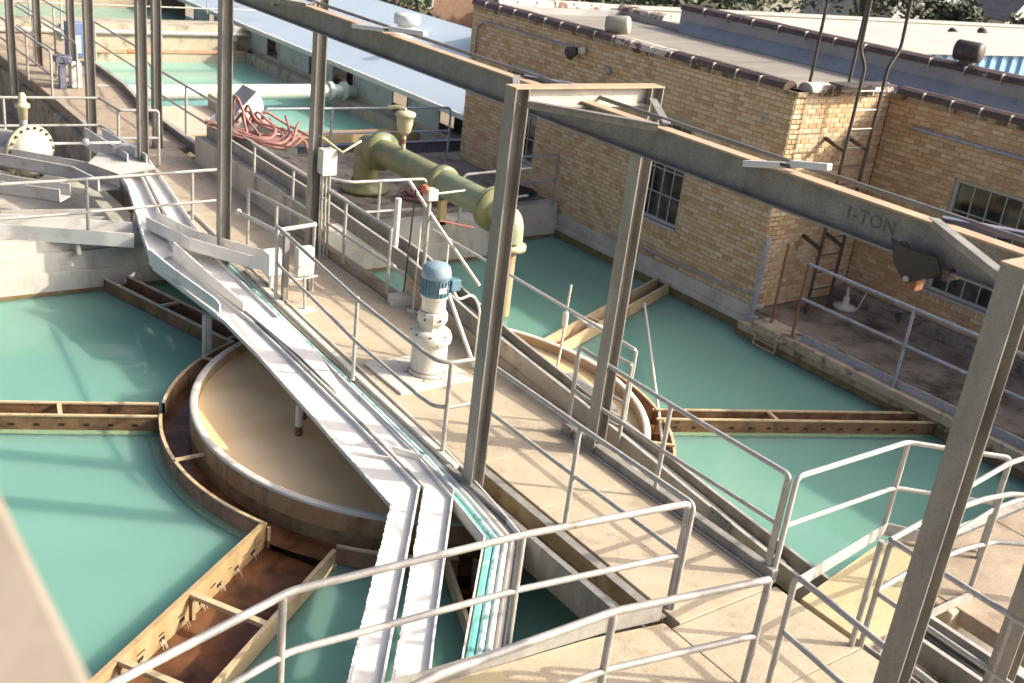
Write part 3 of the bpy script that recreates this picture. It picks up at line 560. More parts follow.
# rear parapet, right
t = MB().box((7.52, 12.45, -.15), (7.66, 15.6, .12)); struct('bridge_upstand', t, DECKF, .01)
struct('white_corner_block', MB().prism([(7.42, 12.28), (7.86, 12.16), (7.86, 12.45), (7.46, 12.45)], -.1, .13), RIM, .01)
t = MB().box((7.56, 15.6, -.02), (8.1, 20.3, .5)); struct('parapet', t, mat('streaked_parapet', (.42, .38, .3), (.54, .5, .42), 2, .9, 0, .25, 40, c3=(.2, .14, .09), c3scale=3, c3lo=.52, c3hi=.7, stretch=(1, 1, .25)), .01)
struct('kerb_board', MB().strip([(7.725, 12.4), (7.725, 10.3), (7.725, 8.02)], [(7.765, 12.4), (7.765, 10.3), (7.765, 8.02)], -.12, [.38, .13, .01]), mat('stained_kerb_board', (.36, .28, .18), (.48, .39, .27), 4, .8, 0, .2, 40, c3=(.2, .13, .07), c3scale=2.5), .004)
# cable tray, right
TC = [((7.93, 20.2), .50), ((7.93, 15.5), .50), ((7.95, 12.6), .40), ((7.92, 10.3), .14), ((7.90, 8.4), .02), ((7.86, 6.4), -.13), ((7.84, 4.75), -.24)]
o = thing('cable_tray', 'long galvanised cable tray sloping along the right side of the bridge', 'cable tray', (7.9, 10, 0))
P = [a for a, _ in TC]; Z = [b for _, b in TC]
MIDW = mat('warm_stained_galvanised', (.42, .36, .27), (.54, .48, .38), 4, .6, .1, .1, 50, c3=(.3, .22, .13), c3scale=2.5)
cut = 3
put('inner_side', MB().strip(offs(P, -.17)[:4], offs(P, -.155)[:4], Z[:4], [z+.24 for z in Z[:4]]), STEEL, o)
put('inner_side', MB().strip(offs(P, -.17)[3:], offs(P, -.155)[3:], Z[3:], [z+.22 for z in Z[3:]]), MIDW, o)
put('outer_side', MB().strip(offs(P, .15), offs(P, .135), Z, [z+h_ for z, h_ in zip(Z, (.24, .24, .22, .16, .14, .16, .18))]), STEEL, o)
put('inner_lip', MB().strip(offs(P, -.20), offs(P, -.155), [z+.235 for z in Z], [z+.247 for z in Z]), RAIL, o)
put('outer_lip', MB().strip(offs(P, .135), offs(P, .172), [z+h_ for z, h_ in zip(Z, (.24, .24, .22, .16, .14, .16, .18))], [z+h_+.012 for z, h_ in zip(Z, (.24, .24, .22, .16, .14, .16, .18))]), RAIL, o)
put('bottom', MB().strip(offs(P, .145), offs(P, -.16), [z-.012 for z in Z], Z), STEEL, o)
put('splice_plate', MB().bar((7.655, 6.15, .03), (7.65, 5.85, .0), .008, .18), STEEL, o)
sp = MB()
for yy in (6.1, 6.02, 5.98, 5.9):
    for zz in (.07, -.04): sp.bar((7.645, yy, zz), (7.655, yy-.001, zz), .02, .02)
put('bolt', sp, DARKST, o)
for i, (dx, r, m_) in enumerate(((-.09, .022, BLACK), (-.03, .028, BLACK), (.035, .022, BLACK), (.085, .016, GALVBOX))):
    Q = []
    rr = random.Random(i)
    for k in range(len(P)-1):
        for f in (0, .33, .66):
            a = Vector(P[k]).lerp(Vector(P[k+1]), f); z = Z[k]*(1-f)+Z[k+1]*f; Q.append((a.x+dx+rr.uniform(-.025, .025), a.y, z+r+.01+rr.uniform(0, .04)))
    single('cable', MB().tube(Q, r, 8, .2, 3), m_, ('thick black cable lying in the tray nearest the bridge', 'thickest black cable in the middle of the cable tray', 'black cable lying right of the thickest cable in the tray', 'pale grey conduit at the outer side of the cable tray')[i], 'cable', 'cables in the tray')
bf = [(7.97, 9.0, .30), (8.07, 8.95, .32), (8.03, 8.5, .30), (8.06, 8.15, .25), (8.0, 8.0, .21), (7.94, 8.3, .24)]
single('bent_flashing', MB().add(bf, [(0, 1, 2, 5), (2, 3, 4, 5)]).add([(x, y, z-.005) for x, y, z in bf], [(5, 2, 1, 0), (5, 4, 3, 2)]), RAIL, 'loose bent sheet metal flap lying on the cable tray', 'sheet metal')
# ================================================================ portal frames and the monorail
def column(o, x, y, z0, z1, m=(BEAMST, BEAMST, BEAMST), d=.16, b=.16):
    return put('column', MB().ibeam((x, y, z0), (x, y, z1), d, b, .014, .012, (1, 0, 0)), COLST, o)
def frame(label, y, zb=-.25, xl=5.8, xr=7.42, ztop=4.03, braces=(True, True), top=True, depth=.16):
    o = thing('portal_frame', label, 'steel frame', ((xl+xr)/2, y, zb), 'portal frames straddling the bridge')
    column(o, xl, y, zb, ztop); column(o, xr, y, zb, ztop)
    c = put('crossbeam', MB().ibeam((xl-.08, y, ztop-depth/2+.002), (xr+.08, y, ztop-depth/2+.002), depth-.001, .17, .014, .012, mi=(1, 0, 0)) if False else
            MB().bar((xl-.081, y, ztop-.007+.014), (xr+.081, y, ztop-.007+.014), .17, .014), FLANGE, o)
    put('crossbeam_web', MB().bar((xl+.08, y, ztop-.08), (xr-.08, y, ztop-.08), .012, .16), mat('pale_steel', (.4, .38, .34), (.5, .48, .43), 5, .55, .1, .1, 50), o)
    put('crossbeam_flange', MB().bar((xl+.08, y, ztop-.165), (xr-.08, y, ztop-.165), .16, .014), RAIL, o)
    for x in (xl, xr):
        put('cap_plate', MB().box((x-.012, y-.07, ztop-.15), (x-.004, y+.07, ztop-.13)), STEEL, o)
    for s_, on in ((-1, braces[0]), (1, braces[1])):
        if on:
            for x in (xl, xr):
                e = 6.6+(-.05 if x < 6.6 else .05)
                bm_ = MB(); bm_.bar((x+(.06 if x < 6.6 else -.06), y+s_*.09, ztop-.10), (e, y+s_*1.05, ztop-.10), .07, .008); bm_.bar((x+(.06 if x < 6.6 else -.06), y+s_*.09, ztop-.135), (e, y+s_*1.05, ztop-.135), .008, .062)
                put('brace', bm_, STEEL if s_ < 0 or x < 6.6 else NAVY, o)
    return o
frame('steel portal frame standing in the middle of the picture behind the gear motor', 7.72)
frame('nearest steel portal frame, its rusty legs cut by the right edge', 2.88)
frame('steel portal frame at the rear carrying a grey junction box', 14.6, xl=5.87, xr=7.30)
frame('small far portal frame beyond the coiled pink hose', 21.4, xl=5.93, xr=7.2)
frame('farthest portal frame at the upper left corner', 27.8, xl=5.94, xr=7.3)
single('walkway_column', MB().ibeam((6.1, 18.9, -.3), (6.1, 18.9, 4.0), .16, .16, .014, .012, (1, 0, 0)), COLST, 'single dark steel column beside the rear loop railing', 'column')
single('walkway_column', MB().ibeam((7.05, 30.0, -.3), (7.05, 30.0, 4.0), .16, .16, .014, .012, (1, 0, 0)), COLST, 'far steel column behind the left pair at the upper left corner', 'column')
BX = 6.6
o = thing('monorail_beam', 'long steel monorail I-beam marked with its lifting capacity over the bridge', 'monorail beam', (BX, 10, 3.6))
put('web', MB().bar((BX, 31, 3.755), (BX, .5, 3.755), .012, .265), BEAMST, o)
put('bottom_flange', MB().bar((BX, 31, 3.615), (BX, .5, 3.615), .13, .016), BEAMST, o)
put('top_flange', MB().bar((BX, 31, 3.895), (BX, .5, 3.895), .13, .016), FLANGE, o)
for y in (7.72, 2.88, 14.6): put('hanger_plate', MB().box((BX-.06, y-.05, 3.75), (BX-.008, y+.05, 3.885)), STEEL, o)
def text(body, size, loc, rot, m, parent, name='lettering', ext=.0008, bold=0.0):
    c = bpy.data.curves.new(name, 'FONT'); c.body = body; c.size = size; c.extrude = ext; c.offset = bold; c.space_character = 1.12
    t = bpy.data.objects.new(name, c); COL.objects.link(t)
    dg = bpy.context.evaluated_depsgraph_get(); me = bpy.data.meshes.new_from_object(t.evaluated_get(dg)); bpy.data.objects.remove(t)
    me.materials.clear(); me.materials.append(m)
    me.transform(Matrix.Translation(loc) @ rot)
    return put(name, me, None, parent)
ROTX = Matrix((( 0, 0, -1, 0), (-1, 0, 0, 0), (0, 1, 0, 0), (0, 0, 0, 1)))   # reads along -Y, faces -X
text('1-TON', .135, (BX-.0085, 4.66, 3.715), ROTX, mat('faded_stencil_paint', (.085, .08, .07), (.15, .14, .125), 9, .7), o, bold=.002)
GREASE = mat('greasy_black_steel', (.022, .018, .015), (.05, .038, .03), 9, .55, .1, .2, 50, c3=(.10, .06, .035), c3scale=6)
o = thing('hoist_trolley', 'dark greasy hoist trolley hanging from the monorail beam', 'trolley', (BX, 3.95, 3.6))
b = MB()
b.prism([(0, 0), (1, 0), (1, 1)], 0, 1) if False else None
for x in (BX-.105, BX+.105):
    pl_ = MB(); pts = [(4.17, 3.72), (4.02, 3.69), (3.80, 3.70), (3.74, 3.62), (3.86, 3.52), (3.98, 3.45), (4.10, 3.56)]
    pl_.add([(x-.007, y, z) for y, z in pts]+[(x+.007, y, z) for y, z in pts], [tuple(range(7)), tuple(range(13, 6, -1))]+[(i, (i+1) % 7, 7+(i+1) % 7, 7+i) for i in range(7)])
    put('side_plate', pl_, GREASE, o)
    for y in (4.07, 3.86):
        s_ = -1 if x < BX else 1
        put('wheel', MB().lathe([(.0, 0), (.05, 0), (.05, .012), (.042, .03), (.0, .03)], (x-s_*.005, y, 3.675), 16, axis=(-s_, 0, 0)), DARKST, o)
put('axle', MB().tube([(BX-.13, 3.97, 3.49), (BX+.13, 3.97, 3.49)], .022, 10), RAIL, o)
put('hook_block', MB().box((BX-.05, 3.93, 3.40), (BX+.05, 4.01, 3.49)), RUSTRAIL, o, .008)
put('bumper', MB().box((BX-.09, 3.70, 3.56), (BX+.09, 3.74, 3.64)), DARKST, o, .005)
single('beam_conduit', MB().tube([(BX+.16, 31, 3.93), (BX+.16, .5, 3.93)], .02, 8), BEAMST, 'thin conduit running along the top of the monorail beam', 'conduit')
for k, (y0, y1, lab) in enumerate(((12.12, 10.46, 'white fluorescent tube fitting clamped to the beam near the round roof vent'), (5.6, 4.81, 'white fluorescent tube fitting on the beam before the stencilled lettering'))):
    o = thing('strip_light', lab, 'light fitting', (BX, (y0+y1)/2, 3.95), 'strip lights on the monorail'); ym = (y0+y1)/2-.02; FX = BX-.10
    put('housing', MB().bar((FX, y0, 3.87), (FX, ym+.03, 3.955), .06, .05), WHITEP, o, .006)
    put('housing', MB().bar((FX, ym-.03, 3.985), (FX, y1, 4.05), .06, .05), WHITEP, o, .006)
    put('clip', MB().bar((BX-.14, ym, 3.965), (BX+.06, ym, 3.965), .09, .025), DARKST, o)
    put('bracket', MB().bar((FX, ym+.05, 3.93), (FX, ym+.05, 4.02), .04, .015), DARKST, o)
# ================================================================ railings
def railing(label, path, h=1.07, mid=.55, posts=(), z0=0.0, r=.024, m=RAIL, drop=(False, False), toe=None, group='tubular railings', low=None, pm=None, fil=.07, rp=None, flange=False):
    o = thing('railing', label, 'railing', (path[0][0], path[0][1], z0), group)
    hz = lambda i: z0+(h[i] if isinstance(h, (list, tuple)) else h)
    top = [(p[0], p[1], hz(i)) for i, p in enumerate(path)]
    if drop[0]: top = [(path[0][0], path[0][1], z0)]+top
    if drop[1]: top = top+[(path[-1][0], path[-1][1], z0)]
    put('top_rail', MB().tube(top, r, 12, fil, 5), m, o)
    if mid:
        for mz in (mid if isinstance(mid, (list, tuple)) else (mid,)):
            put('mid_rail', MB().tube([(p[0], p[1], z0+mz) for p in path], r*.92, 12, fil, 5), m, o)
    for p in posts:
        pz = p[2] if len(p) > 2 else z0; hh = (h if not isinstance(h, (list, tuple)) else h[0])
        q = put('post', MB().tube([(p[0], p[1], pz), (p[0], p[1], z0+hh-.004)], r, 12), pm or m, o)
        if flange: put('base_flange', MB().lathe([(0, 0), (.055, 0), (.055, .01), (.032, .014), (.028, .035)], (p[0], p[1], pz-.003), 14), pm or m, q)
    if toe:
        P, hgt_, zt_ = toe; put('toe_plate', MB().wall(P, zt_, zt_+hgt_, .012), m, o)
    return o
railing('long railing at the lower left, its top rail kinked over the wide launder', [(-1.0, 4.5), (1.4, 5.2), (2.75, 5.57), (4.62, 5.43), (6.2, 5.2)], posts=[(2.68, 5.55), (4.62, 5.43), (1.0, 5.08)], drop=(0, 1), toe=([(2.4, 5.42), (3.9, 5.33), (5.45, 5.20), (6.0, 5.1)], .16, .0), r=.030, m=RAIL)
railing('front railing with a bent top rail at the bottom centre', [(1.2, 4.2), (3.2, 4.38), (4.64, 4.36), (5.98, 4.11)], posts=[(4.64, 4.36), (3.0, 4.36), (5.98, 4.11)], r=.030, m=RAIL, flange=True)
railing('right inner railing with white rails over the right water', [(7.46, 5.10), (9.10, 5.09), (9.47, 4.75), (9.85, 4.42)], posts=[(9.10, 5.08)], drop=(1, 1), toe=([(7.42, 4.84), (7.6, 4.86), (8.85, 5.03), (9.12, 5.06), (9.3, 4.85), (9.6, 4.6)], .14, .0), r=.026, m=RAILW)
railing('short railing leading off the front railing toward the nearest frame', [(6.22, 4.05), (6.12, 3.1), (6.05, 2.0)], posts=[(6.13, 3.0)], drop=(1, 0), r=.026, flange=True)
railing('paired short railing right of the walk, by the yellow panel', [(7.38, 4.02), (7.36, 3.3), (7.33, 1.8)], posts=[(7.36, 2.9), (7.30, 4.06)], drop=(1, 0), r=.026, toe=([(7.40, 4.0), (7.40, 1.8)], .12, -.1))
railing('outer railing beyond the yellow panel at the right edge', [(7.38, 4.03), (8.02, 4.09), (8.81, 4.06), (9.15, 4.0), (9.6, 3.7), (11.0, 2.6)], posts=[(9.02, 4.02, -.04)], r=.026, toe=([(8.15, 3.98), (8.6, 3.98), (9.0, 3.97)], .1, -.03))
railing('short railing seen between the nearest frame legs at the right edge', [(8.75, 4.25), (9.73, 4.36), (11.5, 4.3)], posts=[(9.73, 4.36, -.03)], r=.026, m=RAIL)
railing('bridge railing passing left of the gear motor', [(5.99, 13.0), (5.87, 11.6), (5.75, 10.3), (5.70, 8.72)], posts=[(5.99, 13.0), (5.80, 10.35)], m=RAIL, r=.024, flange=True)
railing('bridge railing on the narrow slab right of the centre column', [(5.70, 8.72), (5.72, 8.45), (5.83, 8.36), (6.2, 8.34), (6.2, 6.6), (6.22, 5.17)], posts=[(5.83, 8.36), (6.18, 6.66, -.14)], drop=(0, 1), m=RAIL, r=.025)
railing('bridge railing ahead of the feed box at the rear left', [(6.42, 15.0), (6.55, 14.0), (6.64, 13.2)], posts=[(6.52, 14.2), (6.64, 13.2), (6.42, 15.0)], m=RAIL, h=1.0)
railing('short cross rail over the conduit stand beside the bridge', [(5.99, 13.05), (6.64, 13.16)], mid=None, posts=(), h=1.0, r=.03, m=RAILW)
railing('right bridge railing in front of the cable tray', [(7.5, 17.4), (7.48, 14.6), (7.47, 12.47)], posts=[(7.48, 15.7, .1), (7.47, 13.85, .1), (7.47, 12.5, .1), (7.5, 17.3, .1)], drop=(0, 0), m=RAIL, r=.024)
railing('thin outer railing beyond the cable tray over the right water', [(8.16, 12.5), (8.15, 10.8), (8.13, 9.0), (8.10, 8.02)], h=1.0, mid=None, posts=[(8.19, 12.12, 0), (8.1, 8.0, -.1)], m=RAILW, r=.02)
railing('right railing over the kerb plate of the narrow slab', [(7.40, 8.18), (7.38, 6.66), (7.42, 5.15)], posts=[(7.38, 6.68, .1), (7.42, 5.17)], drop=(1, 1), m=RAIL, r=.025)
railing('square cage railing behind the right leg of the centre frame', [(7.62, 8.0), (7.66, 7.60)], posts=[(7.62, 8.0), (7.66, 7.6)], m=RAIL, r=.022, mid=(.3, .6))
railing('blue grey railing on the concrete ledge below the brick wall', [(13.36, 9.84), (13.34, 7.9), (13.32, 3.6)], h=1.22, mid=.66, z0=-.38, posts=[(13.34, 7.92), (13.33, 5.6)], m=RAILD, r=.026, toe=([(13.38, 9.7), (13.36, 4.0)], .12, -.38), fil=0)
railing('white cross railing in front of the rear deck', [(-1, 15.75), (3.9, 15.8), (6.0, 15.95), (6.45, 15.98)], posts=[(4.28, 15.83, .08), (1.2, 15.75, .08), (5.9, 15.95, 0)], m=RAIL, r=.025, h=1.05)
railing('grey cross railing in front of the domed valve', [(-1, 21.3), (4.3, 21.3), (6.02, 21.15), (6.06, 20.1), (6.76, 20.02)], posts=[(4.35, 21.3, -.3), (6.06, 20.15)], drop=(0, 1), m=RAIL, r=.026)
railing('rear walkway railing along its left edge at upper left', [(6.36, 31.5), (6.36, 26.0)], posts=[(6.36, 30.2), (6.36, 26.0), (6.36, 28.2)], m=RAIL, r=.026)
railing('rear walkway railing down its middle', [(7.22, 33), (7.22, 27.1)], posts=[(7.22, 31.2), (7.22, 29.0), (7.22, 27.1)], m=RAIL, r=.026)
railing('rear walkway railing at the far right by the blue box', [(8.26, 38), (8.26, 31)], posts=[(8.26, 33.2), (8.26, 31.0), (8.26, 36)], m=RAIL, r=.026)
railing('rear walkway railing along the basin edge beside the orange pipe', [(8.62, 30.6), (8.55, 27.0), (8.1, 24.5), (8.08, 20.4)], posts=[(8.62, 30.5), (8.5, 26.7), (8.1, 24.4), (8.08, 22.2), (8.08, 20.5)], m=RAIL, r=.026)
railing('dark railing across the basin in front of the shed', [(9.0, 20.2), (13.25, 20.0)], posts=[(10.4, 20.12)], drop=(0, 1), m=RAILD, r=.026, z0=-.05, fil=.12)
railing('light railing at the platform edge near the pipe support', [(7.98, 15.4), (8.2, 15.12), (9.62, 15.05)], h=1.02, mid=.5, posts=[(8.75, 15.1, -.1)], drop=(0, 1), z0=-.05, m=RAILW, r=.024, fil=.12)
railing('light railing beyond the flanged end of the olive pipe', [(10.42, 15.15), (12.0, 15.3)], h=1.02, mid=.5, posts=[(11.4, 15.25, -.1)], drop=(1, 0), z0=-.05, m=RAILW, r=.024, fil=.12)
railing('blue grey railing at the foot of the building corner', [(11.9, 16.25), (13.38, 16.22)], h=1.02, mid=.5, posts=[(12.2, 16.25)], drop=(0, 1), z0=-.1, m=RAILD, r=.026, fil=0)
railing('far railing on the wall behind the second basin', [(6.4, 35.3), (15.8, 35.3)], posts=[(9.0, 35.3, -.3), (11.9, 35.3, -.3), (14.4, 35.3, -.3)], z0=.32, h=1.0, m=RAIL, r=.026)
railing('farthest railing in front of the blue roof', [(12, 38.4), (16.5, 37.6)], posts=[(13, 38.3), (14.6, 38.0), (16.2, 37.6)], z0=.32, h=1.0, m=RAIL, r=.022)
# ladder bars in the cage
# foreground rail beside the photographer
single('platform_handrail', MB().bar((.135, 2.2, 4.86), (.135, -.4, 4.86), .17, .10), mat('cream_channel', (.34, .285, .22), (.41, .35, .28), 4, .7, 0, .1, 30), 'blurred cream rail very close at the lower left corner', 'handrail', bevel=.012)

o = thing('walkway_channel', 'dark steel channel edging the rear walkway beside the basin railing', 'steel channel', (8.0, 24, 0))
put('web', MB().wall([(8.42, 30.6), (8.30, 27.0), (7.98, 24.5), (7.84, 20.4)], -.1, .14, .02), COLST, o)
put('lip', MB().wall([(8.42, 30.6), (8.30, 27.0), (7.98, 24.5), (7.84, 20.4)], .14, .152, .09), RAIL, o)
o = thing('walkway_channel', 'dark steel channel edging the rear deck below the loop railing', 'steel channel', (6.3, 19, 0))
put('web', MB().wall([(6.30, 23.5), (6.30, 20.6), (6.12, 17.0)], -.22, .1, .02), COLST, o)
put('lip', MB().wall([(6.30, 23.5), (6.30, 20.6), (6.12, 17.0)], .1, .112, .08), RAIL, o)
# ================================================================ brick building
bld = thing('brick_building', 'low buff brick building with dark coping and steel windows beside the water', 'building', (15, 14, -.4))
BRICKS = []      # (distance key, wall object, transform, material index)
def brick_wall(o3, e, n_, W, z0, z1, openings, name, shift=0.0, wts=(3, 4, 4, 3, 1.2, 1.6)):
    """o3 origin (x,y), e unit dir along wall, n_ outward normal"""
    e = Vector(e); n_ = Vector(n_); O = Vector((o3[0], o3[1], 0))
    mb = MB()
    us = sorted({0, W, *[u for w_ in openings for u in w_[:2]]}); vs_ = sorted({z0, z1, *[v for w_ in openings for v in w_[2:]]})
    for i in range(len(us)-1):
        for j in range(len(vs_)-1):
            cu, cv = (us[i]+us[i+1])/2, (vs_[j]+vs_[j+1])/2
            if any(a < cu < b and c < cv < d for a, b, c, d in openings): continue
            A = O+e*us[i]; B = O+e*us[i+1]; C = n_*-.25
            q = [A, B, B+C, A+C]
            mb.add([(p.x, p.y, vs_[j]) for p in q]+[(p.x, p.y, vs_[j+1]) for p in q], [(3, 2, 1, 0), (4, 5, 6, 7), (0, 1, 5, 4), (1, 2, 6, 5), (2, 3, 7, 6), (3, 0, 4, 7)])
    wo = put(name, mb, MORTAR, bld)
    ch, bl, j = .0795, .2135, .011
    rr = random.Random(sum(map(ord, name)))
    row = 0; z = z0+.004
    while z+ch-j <= z1+.001:
        u = -bl/2 if row % 2 else 0.0; u += shift
        while u < W:
            a, b = max(u, 0.0), min(u+bl-j, W)
            segs = [(a, b)]
            for p, q, c, d in openings:
                if z+ch-j > c-.005 and z < d+.005:
                    new = []
                    for s0, s1 in segs:
                        if s1 <= p-.004 or s0 >= q+.004: new.append((s0, s1))
                        else:
                            if s0 < p-.03: new.append((s0, p-.006))
                            if s1 > q+.03: new.append((q+.006, s1))
                    segs = new
            for s0, s1 in segs:
                if s1-s0 > .03:
                    c_ = O+e*((s0+s1)/2)+Vector((0, 0, z+(ch-j)/2))
                    full = abs((s1-s0)-(bl-j)) < .002
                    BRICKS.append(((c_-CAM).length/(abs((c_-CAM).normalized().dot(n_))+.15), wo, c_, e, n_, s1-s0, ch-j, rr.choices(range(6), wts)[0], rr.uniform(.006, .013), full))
            u += bl
        z += ch; row += 1
    return wo
WT = 3.24
w1 = brick_wall((13.6, 20.0), (0, -1, 0), (-1, 0, 0), 9.03, -.30, WT, [(5.85, 7.0, .38, 2.26), (1.5, 2.65, .38, 2.28)], 'wall_facing_water')
w2 = brick_wall((13.612, 10.97), (1, 0, 0), (0, -1, 0), 2.38, -.36, WT, [], 'return_wall')
w3 = brick_wall((16.0, 10.95), (0, -1, 0), (-1, 0, 0), 9.0, -.20, WT-.02, [(1.53, 3.05, .28, 2.18), (5.0, 6.5, .28, 2.18)], 'recessed_wall', wts=(1, 2.2, 4, 5, 3, .4))  # darker, browner brick mix puts this wall's deeper shade into its colour
BRICKS.sort(key=lambda b: b[0])
def brick_geo(mb, c, e, n_, L_, H_, pr, mi=0):
    u = e*L_/2; v = Vector((0, 0, H_/2)); k = .004
    back = [c-u-v, c+u-v, c+u+v, c-u+v]; f = n_*pr; u2_ = e*(L_/2-k); v2_ = Vector((0, 0, H_/2-k))
    fr = [c-u2_-v2_+f, c+u2_-v2_+f, c+u2_+v2_+f, c-u2_+v2_+f]
    mb.add(back+fr, [(4, 5, 6, 7), (0, 1, 5, 4), (1, 2, 6, 5), (2, 3, 7, 6), (3, 0, 4, 7)], mi=mi)
cache = {}
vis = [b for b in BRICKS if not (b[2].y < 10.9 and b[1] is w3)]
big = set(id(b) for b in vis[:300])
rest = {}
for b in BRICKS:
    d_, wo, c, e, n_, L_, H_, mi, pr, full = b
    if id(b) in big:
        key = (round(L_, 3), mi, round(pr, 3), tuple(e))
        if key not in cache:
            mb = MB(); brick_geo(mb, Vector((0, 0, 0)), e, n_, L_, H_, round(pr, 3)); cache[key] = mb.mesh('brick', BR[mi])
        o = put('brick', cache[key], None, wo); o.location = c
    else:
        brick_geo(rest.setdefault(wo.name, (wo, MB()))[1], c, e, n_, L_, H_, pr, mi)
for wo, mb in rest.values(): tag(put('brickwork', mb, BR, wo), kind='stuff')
# windows
def window(o3, e, n_, u0, u1, z0, z1, cols, rows):
    e = Vector(e); n_ = Vector(n_); O = Vector((o3[0], o3[1], 0))
    fo = MB(); ft = .06; rec = -.07
    def b3(mb, ua, ub, za, zb, da, db):
        A = O+e*ua+n_*da; B = O+e*ub+n_*da; C = O+e*ub+n_*db; D = O+e*ua+n_*db
        mb.add([(p.x, p.y, za) for p in (A, B, C, D)]+[(p.x, p.y, zb) for p in (A, B, C, D)], [(3, 2, 1, 0), (4, 5, 6, 7), (0, 1, 5, 4), (1, 2, 6, 5), (2, 3, 7, 6), (3, 0, 4, 7)])
    b3(fo, u0, u0+ft, z0, z1, rec-.06, rec+.03); b3(fo, u1-ft, u1, z0, z1, rec-.06, rec+.03); b3(fo, u0+ft, u1-ft, z1-ft, z1, rec-.06, rec+.03); b3(fo, u0+ft, u1-ft, z0, z0+.055, rec-.06, rec+.035)
    for k in range(1, cols):
        u = u0+ft+(u1-u0-2*ft)*k/cols; b3(fo, u-.008, u+.008, z0+.055, z1-ft, rec-.03, rec+.01)
    for k in range(1, rows):
        z = z0+.055+(z1-ft-z0-.055)*k/rows
        for c_ in range(cols):
            ua = u0+ft+(u1-u0-2*ft)*c_/cols+.0082; ub = u0+ft+(u1-u0-2*ft)*(c_+1)/cols-.0082
            b3(fo, ua, ub, z-.008, z+.008, rec-.03, rec+.01)
    win = put('window', fo, FRAMEM, bld)
    for c_ in range(cols):
        for r_ in range(rows):
            ua = u0+ft+(u1-u0-2*ft)*c_/cols; ub = u0+ft+(u1-u0-2*ft)*(c_+1)/cols; za = z0+.055+(z1-ft-z0-.055)*r_/rows; zb = z0+.055+(z1-ft-z0-.055)*(r_+1)/rows
            mb = MB(); dd = random.uniform(-.0015, .0015); b3(mb, ua+.004, ub-.004, za+.004, zb-.004, rec-.018, rec-.012+dd); put('pane', mb, GLASS, win)
    mb = MB(); b3(mb, u0-.02, u1+.02, z0-.045, z0, rec-.05, .035); put('sill', mb, FRAMEM, win)
    u = u0-.03
    k = 0
    while u < u1+.02:
        mb = MB(); b3(mb, u, u+.062, z0-.16, z0-.052, -.02, .014+.004*(k % 2)); put('sill_brick', mb, BR[(2, 3, 1, 2, 0, 3)[k % 6]], win); u += .072; k += 1
    mb = MB(); b3(mb, u0, u1, z0, z1, -.24, -.22); put('backing', mb, DARKIN, win)
window((13.6, 20.0), (0, -1, 0), (-1, 0, 0), 5.85, 7.0, .38, 2.26, 4, 4)
window((13.6, 20.0), (0, -1, 0), (-1, 0, 0), 1.5, 2.65, .38, 2.28, 4, 4)
window((16.0, 10.95), (0, -1, 0), (-1, 0, 0), 1.53, 3.05, .28, 2.18, 5, 4)
window((16.0, 10.95), (0, -1, 0), (-1, 0, 0), 5.0, 6.5, .28, 2.18, 5, 4)
# roof slab and parapets
rf = put('roof', MB().box((13.86, 10.97+.25, 3.02), (17.4, 19.8, 3.16)).box((16.26, 2.0, 3.02), (17.4, 11.22, 3.14)), ROOF, bld)
put('parapet_flashing', MB().box((13.80, 11.2, 3.1), (13.86, 19.8, 3.26)), SILVER, rf)
# high parapet across the roof, silver coated with dark coping
put('upper_parapet', MB().box((17.4, 2.0, 2.9), (17.7, 17.6, 3.62)), SILVER, bld)
cant = MB().add([(17.2, 2.0, 3.162), (17.4, 2.0, 3.4), (17.4, 17.4, 3.4), (17.2, 17.4, 3.162)], [(0, 1, 2, 3)]); put('cant_flashing', cant, SILVER, rf)
put('rear_parapet', MB().box((13.62, 19.5, 2.9), (17.7, 19.8, 3.30)).box((17.42, 17.58, 2.9), (17.72, 19.8, 3.3)), SILVER, bld)
def coping(p, q, width, z, L_=.52, m=COPE, h=.13):
    p = Vector((*p, 0)); q = Vector((*q, 0)); d = (q-p).normalized(); n = int((q-p).length/L_); sd_ = Vector((-d.y, d.x, 0))
    for i in range(n):
        a = p+d*(i*L_+.008); b = p+d*((i+1)*L_-.008); mb = MB(); zz = z+random.uniform(-.006, .006)
        prof_ = [(-width/2, 0), (-width/2, .03), (-width*.4, h*.72), (-width*.15, h), (width*.15, h), (width*.4, h*.72), (width/2, .03), (width/2, 0)]
        vs_ = [c+sd_*x+Vector((0, 0, zz+y)) for c in (a, b) for x, y in prof_]; k = 8
        mb.add(vs_, [(j, j+1, k+j+1, k+j) for j in range(7)]+[tuple(range(7, -1, -1)), tuple(range(8, 16))], False)
        put('coping_tile', mb, m if not callable(m) else m(i), bld)
        if i: put('coping_joint', MB().bar((*(p+d*(i*L_-.006)-sd_*width*.5).xy, zz+.03), (*(p+d*(i*L_-.006)+sd_*width*.5).xy, zz+.03), .024, h*1.25), WALLC, bld)
coping((13.72, 20.05), (13.72, 10.9), .32, WT, m=lambda i: COPE if not (9 <= i <= 11) else COPEP)
coping((13.88, 11.06), (16.1, 11.06), .30, WT, m=lambda i: COPEP)
coping((16.12, 10.86), (16.12, 2.4), .32, WT-.02)
coping((17.55, 17.6), (17.55, 2.0), .40, 3.62, L_=.7)
coping((13.9, 19.68), (17.4, 19.68), .34, 3.30, m=lambda i: COPEP)
coping((17.58, 19.7), (17.58, 17.7), .34, 3.30, m=lambda i: COPEP)
# drip course under the coping
put('drip_course', MB().box((13.575, 10.955, WT-.07), (13.6, 20.0, WT-.0)).box((13.6, 10.94, WT-.07), (16.0, 10.97, WT)).box((15.97, 2.0, WT-.09), (16.0, 10.93, WT-.02)), mat('soot_brick', (.3, .23, .15), (.4, .31, .2), 7, .9, 0, .3, 40, c3=(.08, .06, .04), c3scale=3, c3lo=.5, c3hi=.6), bld)
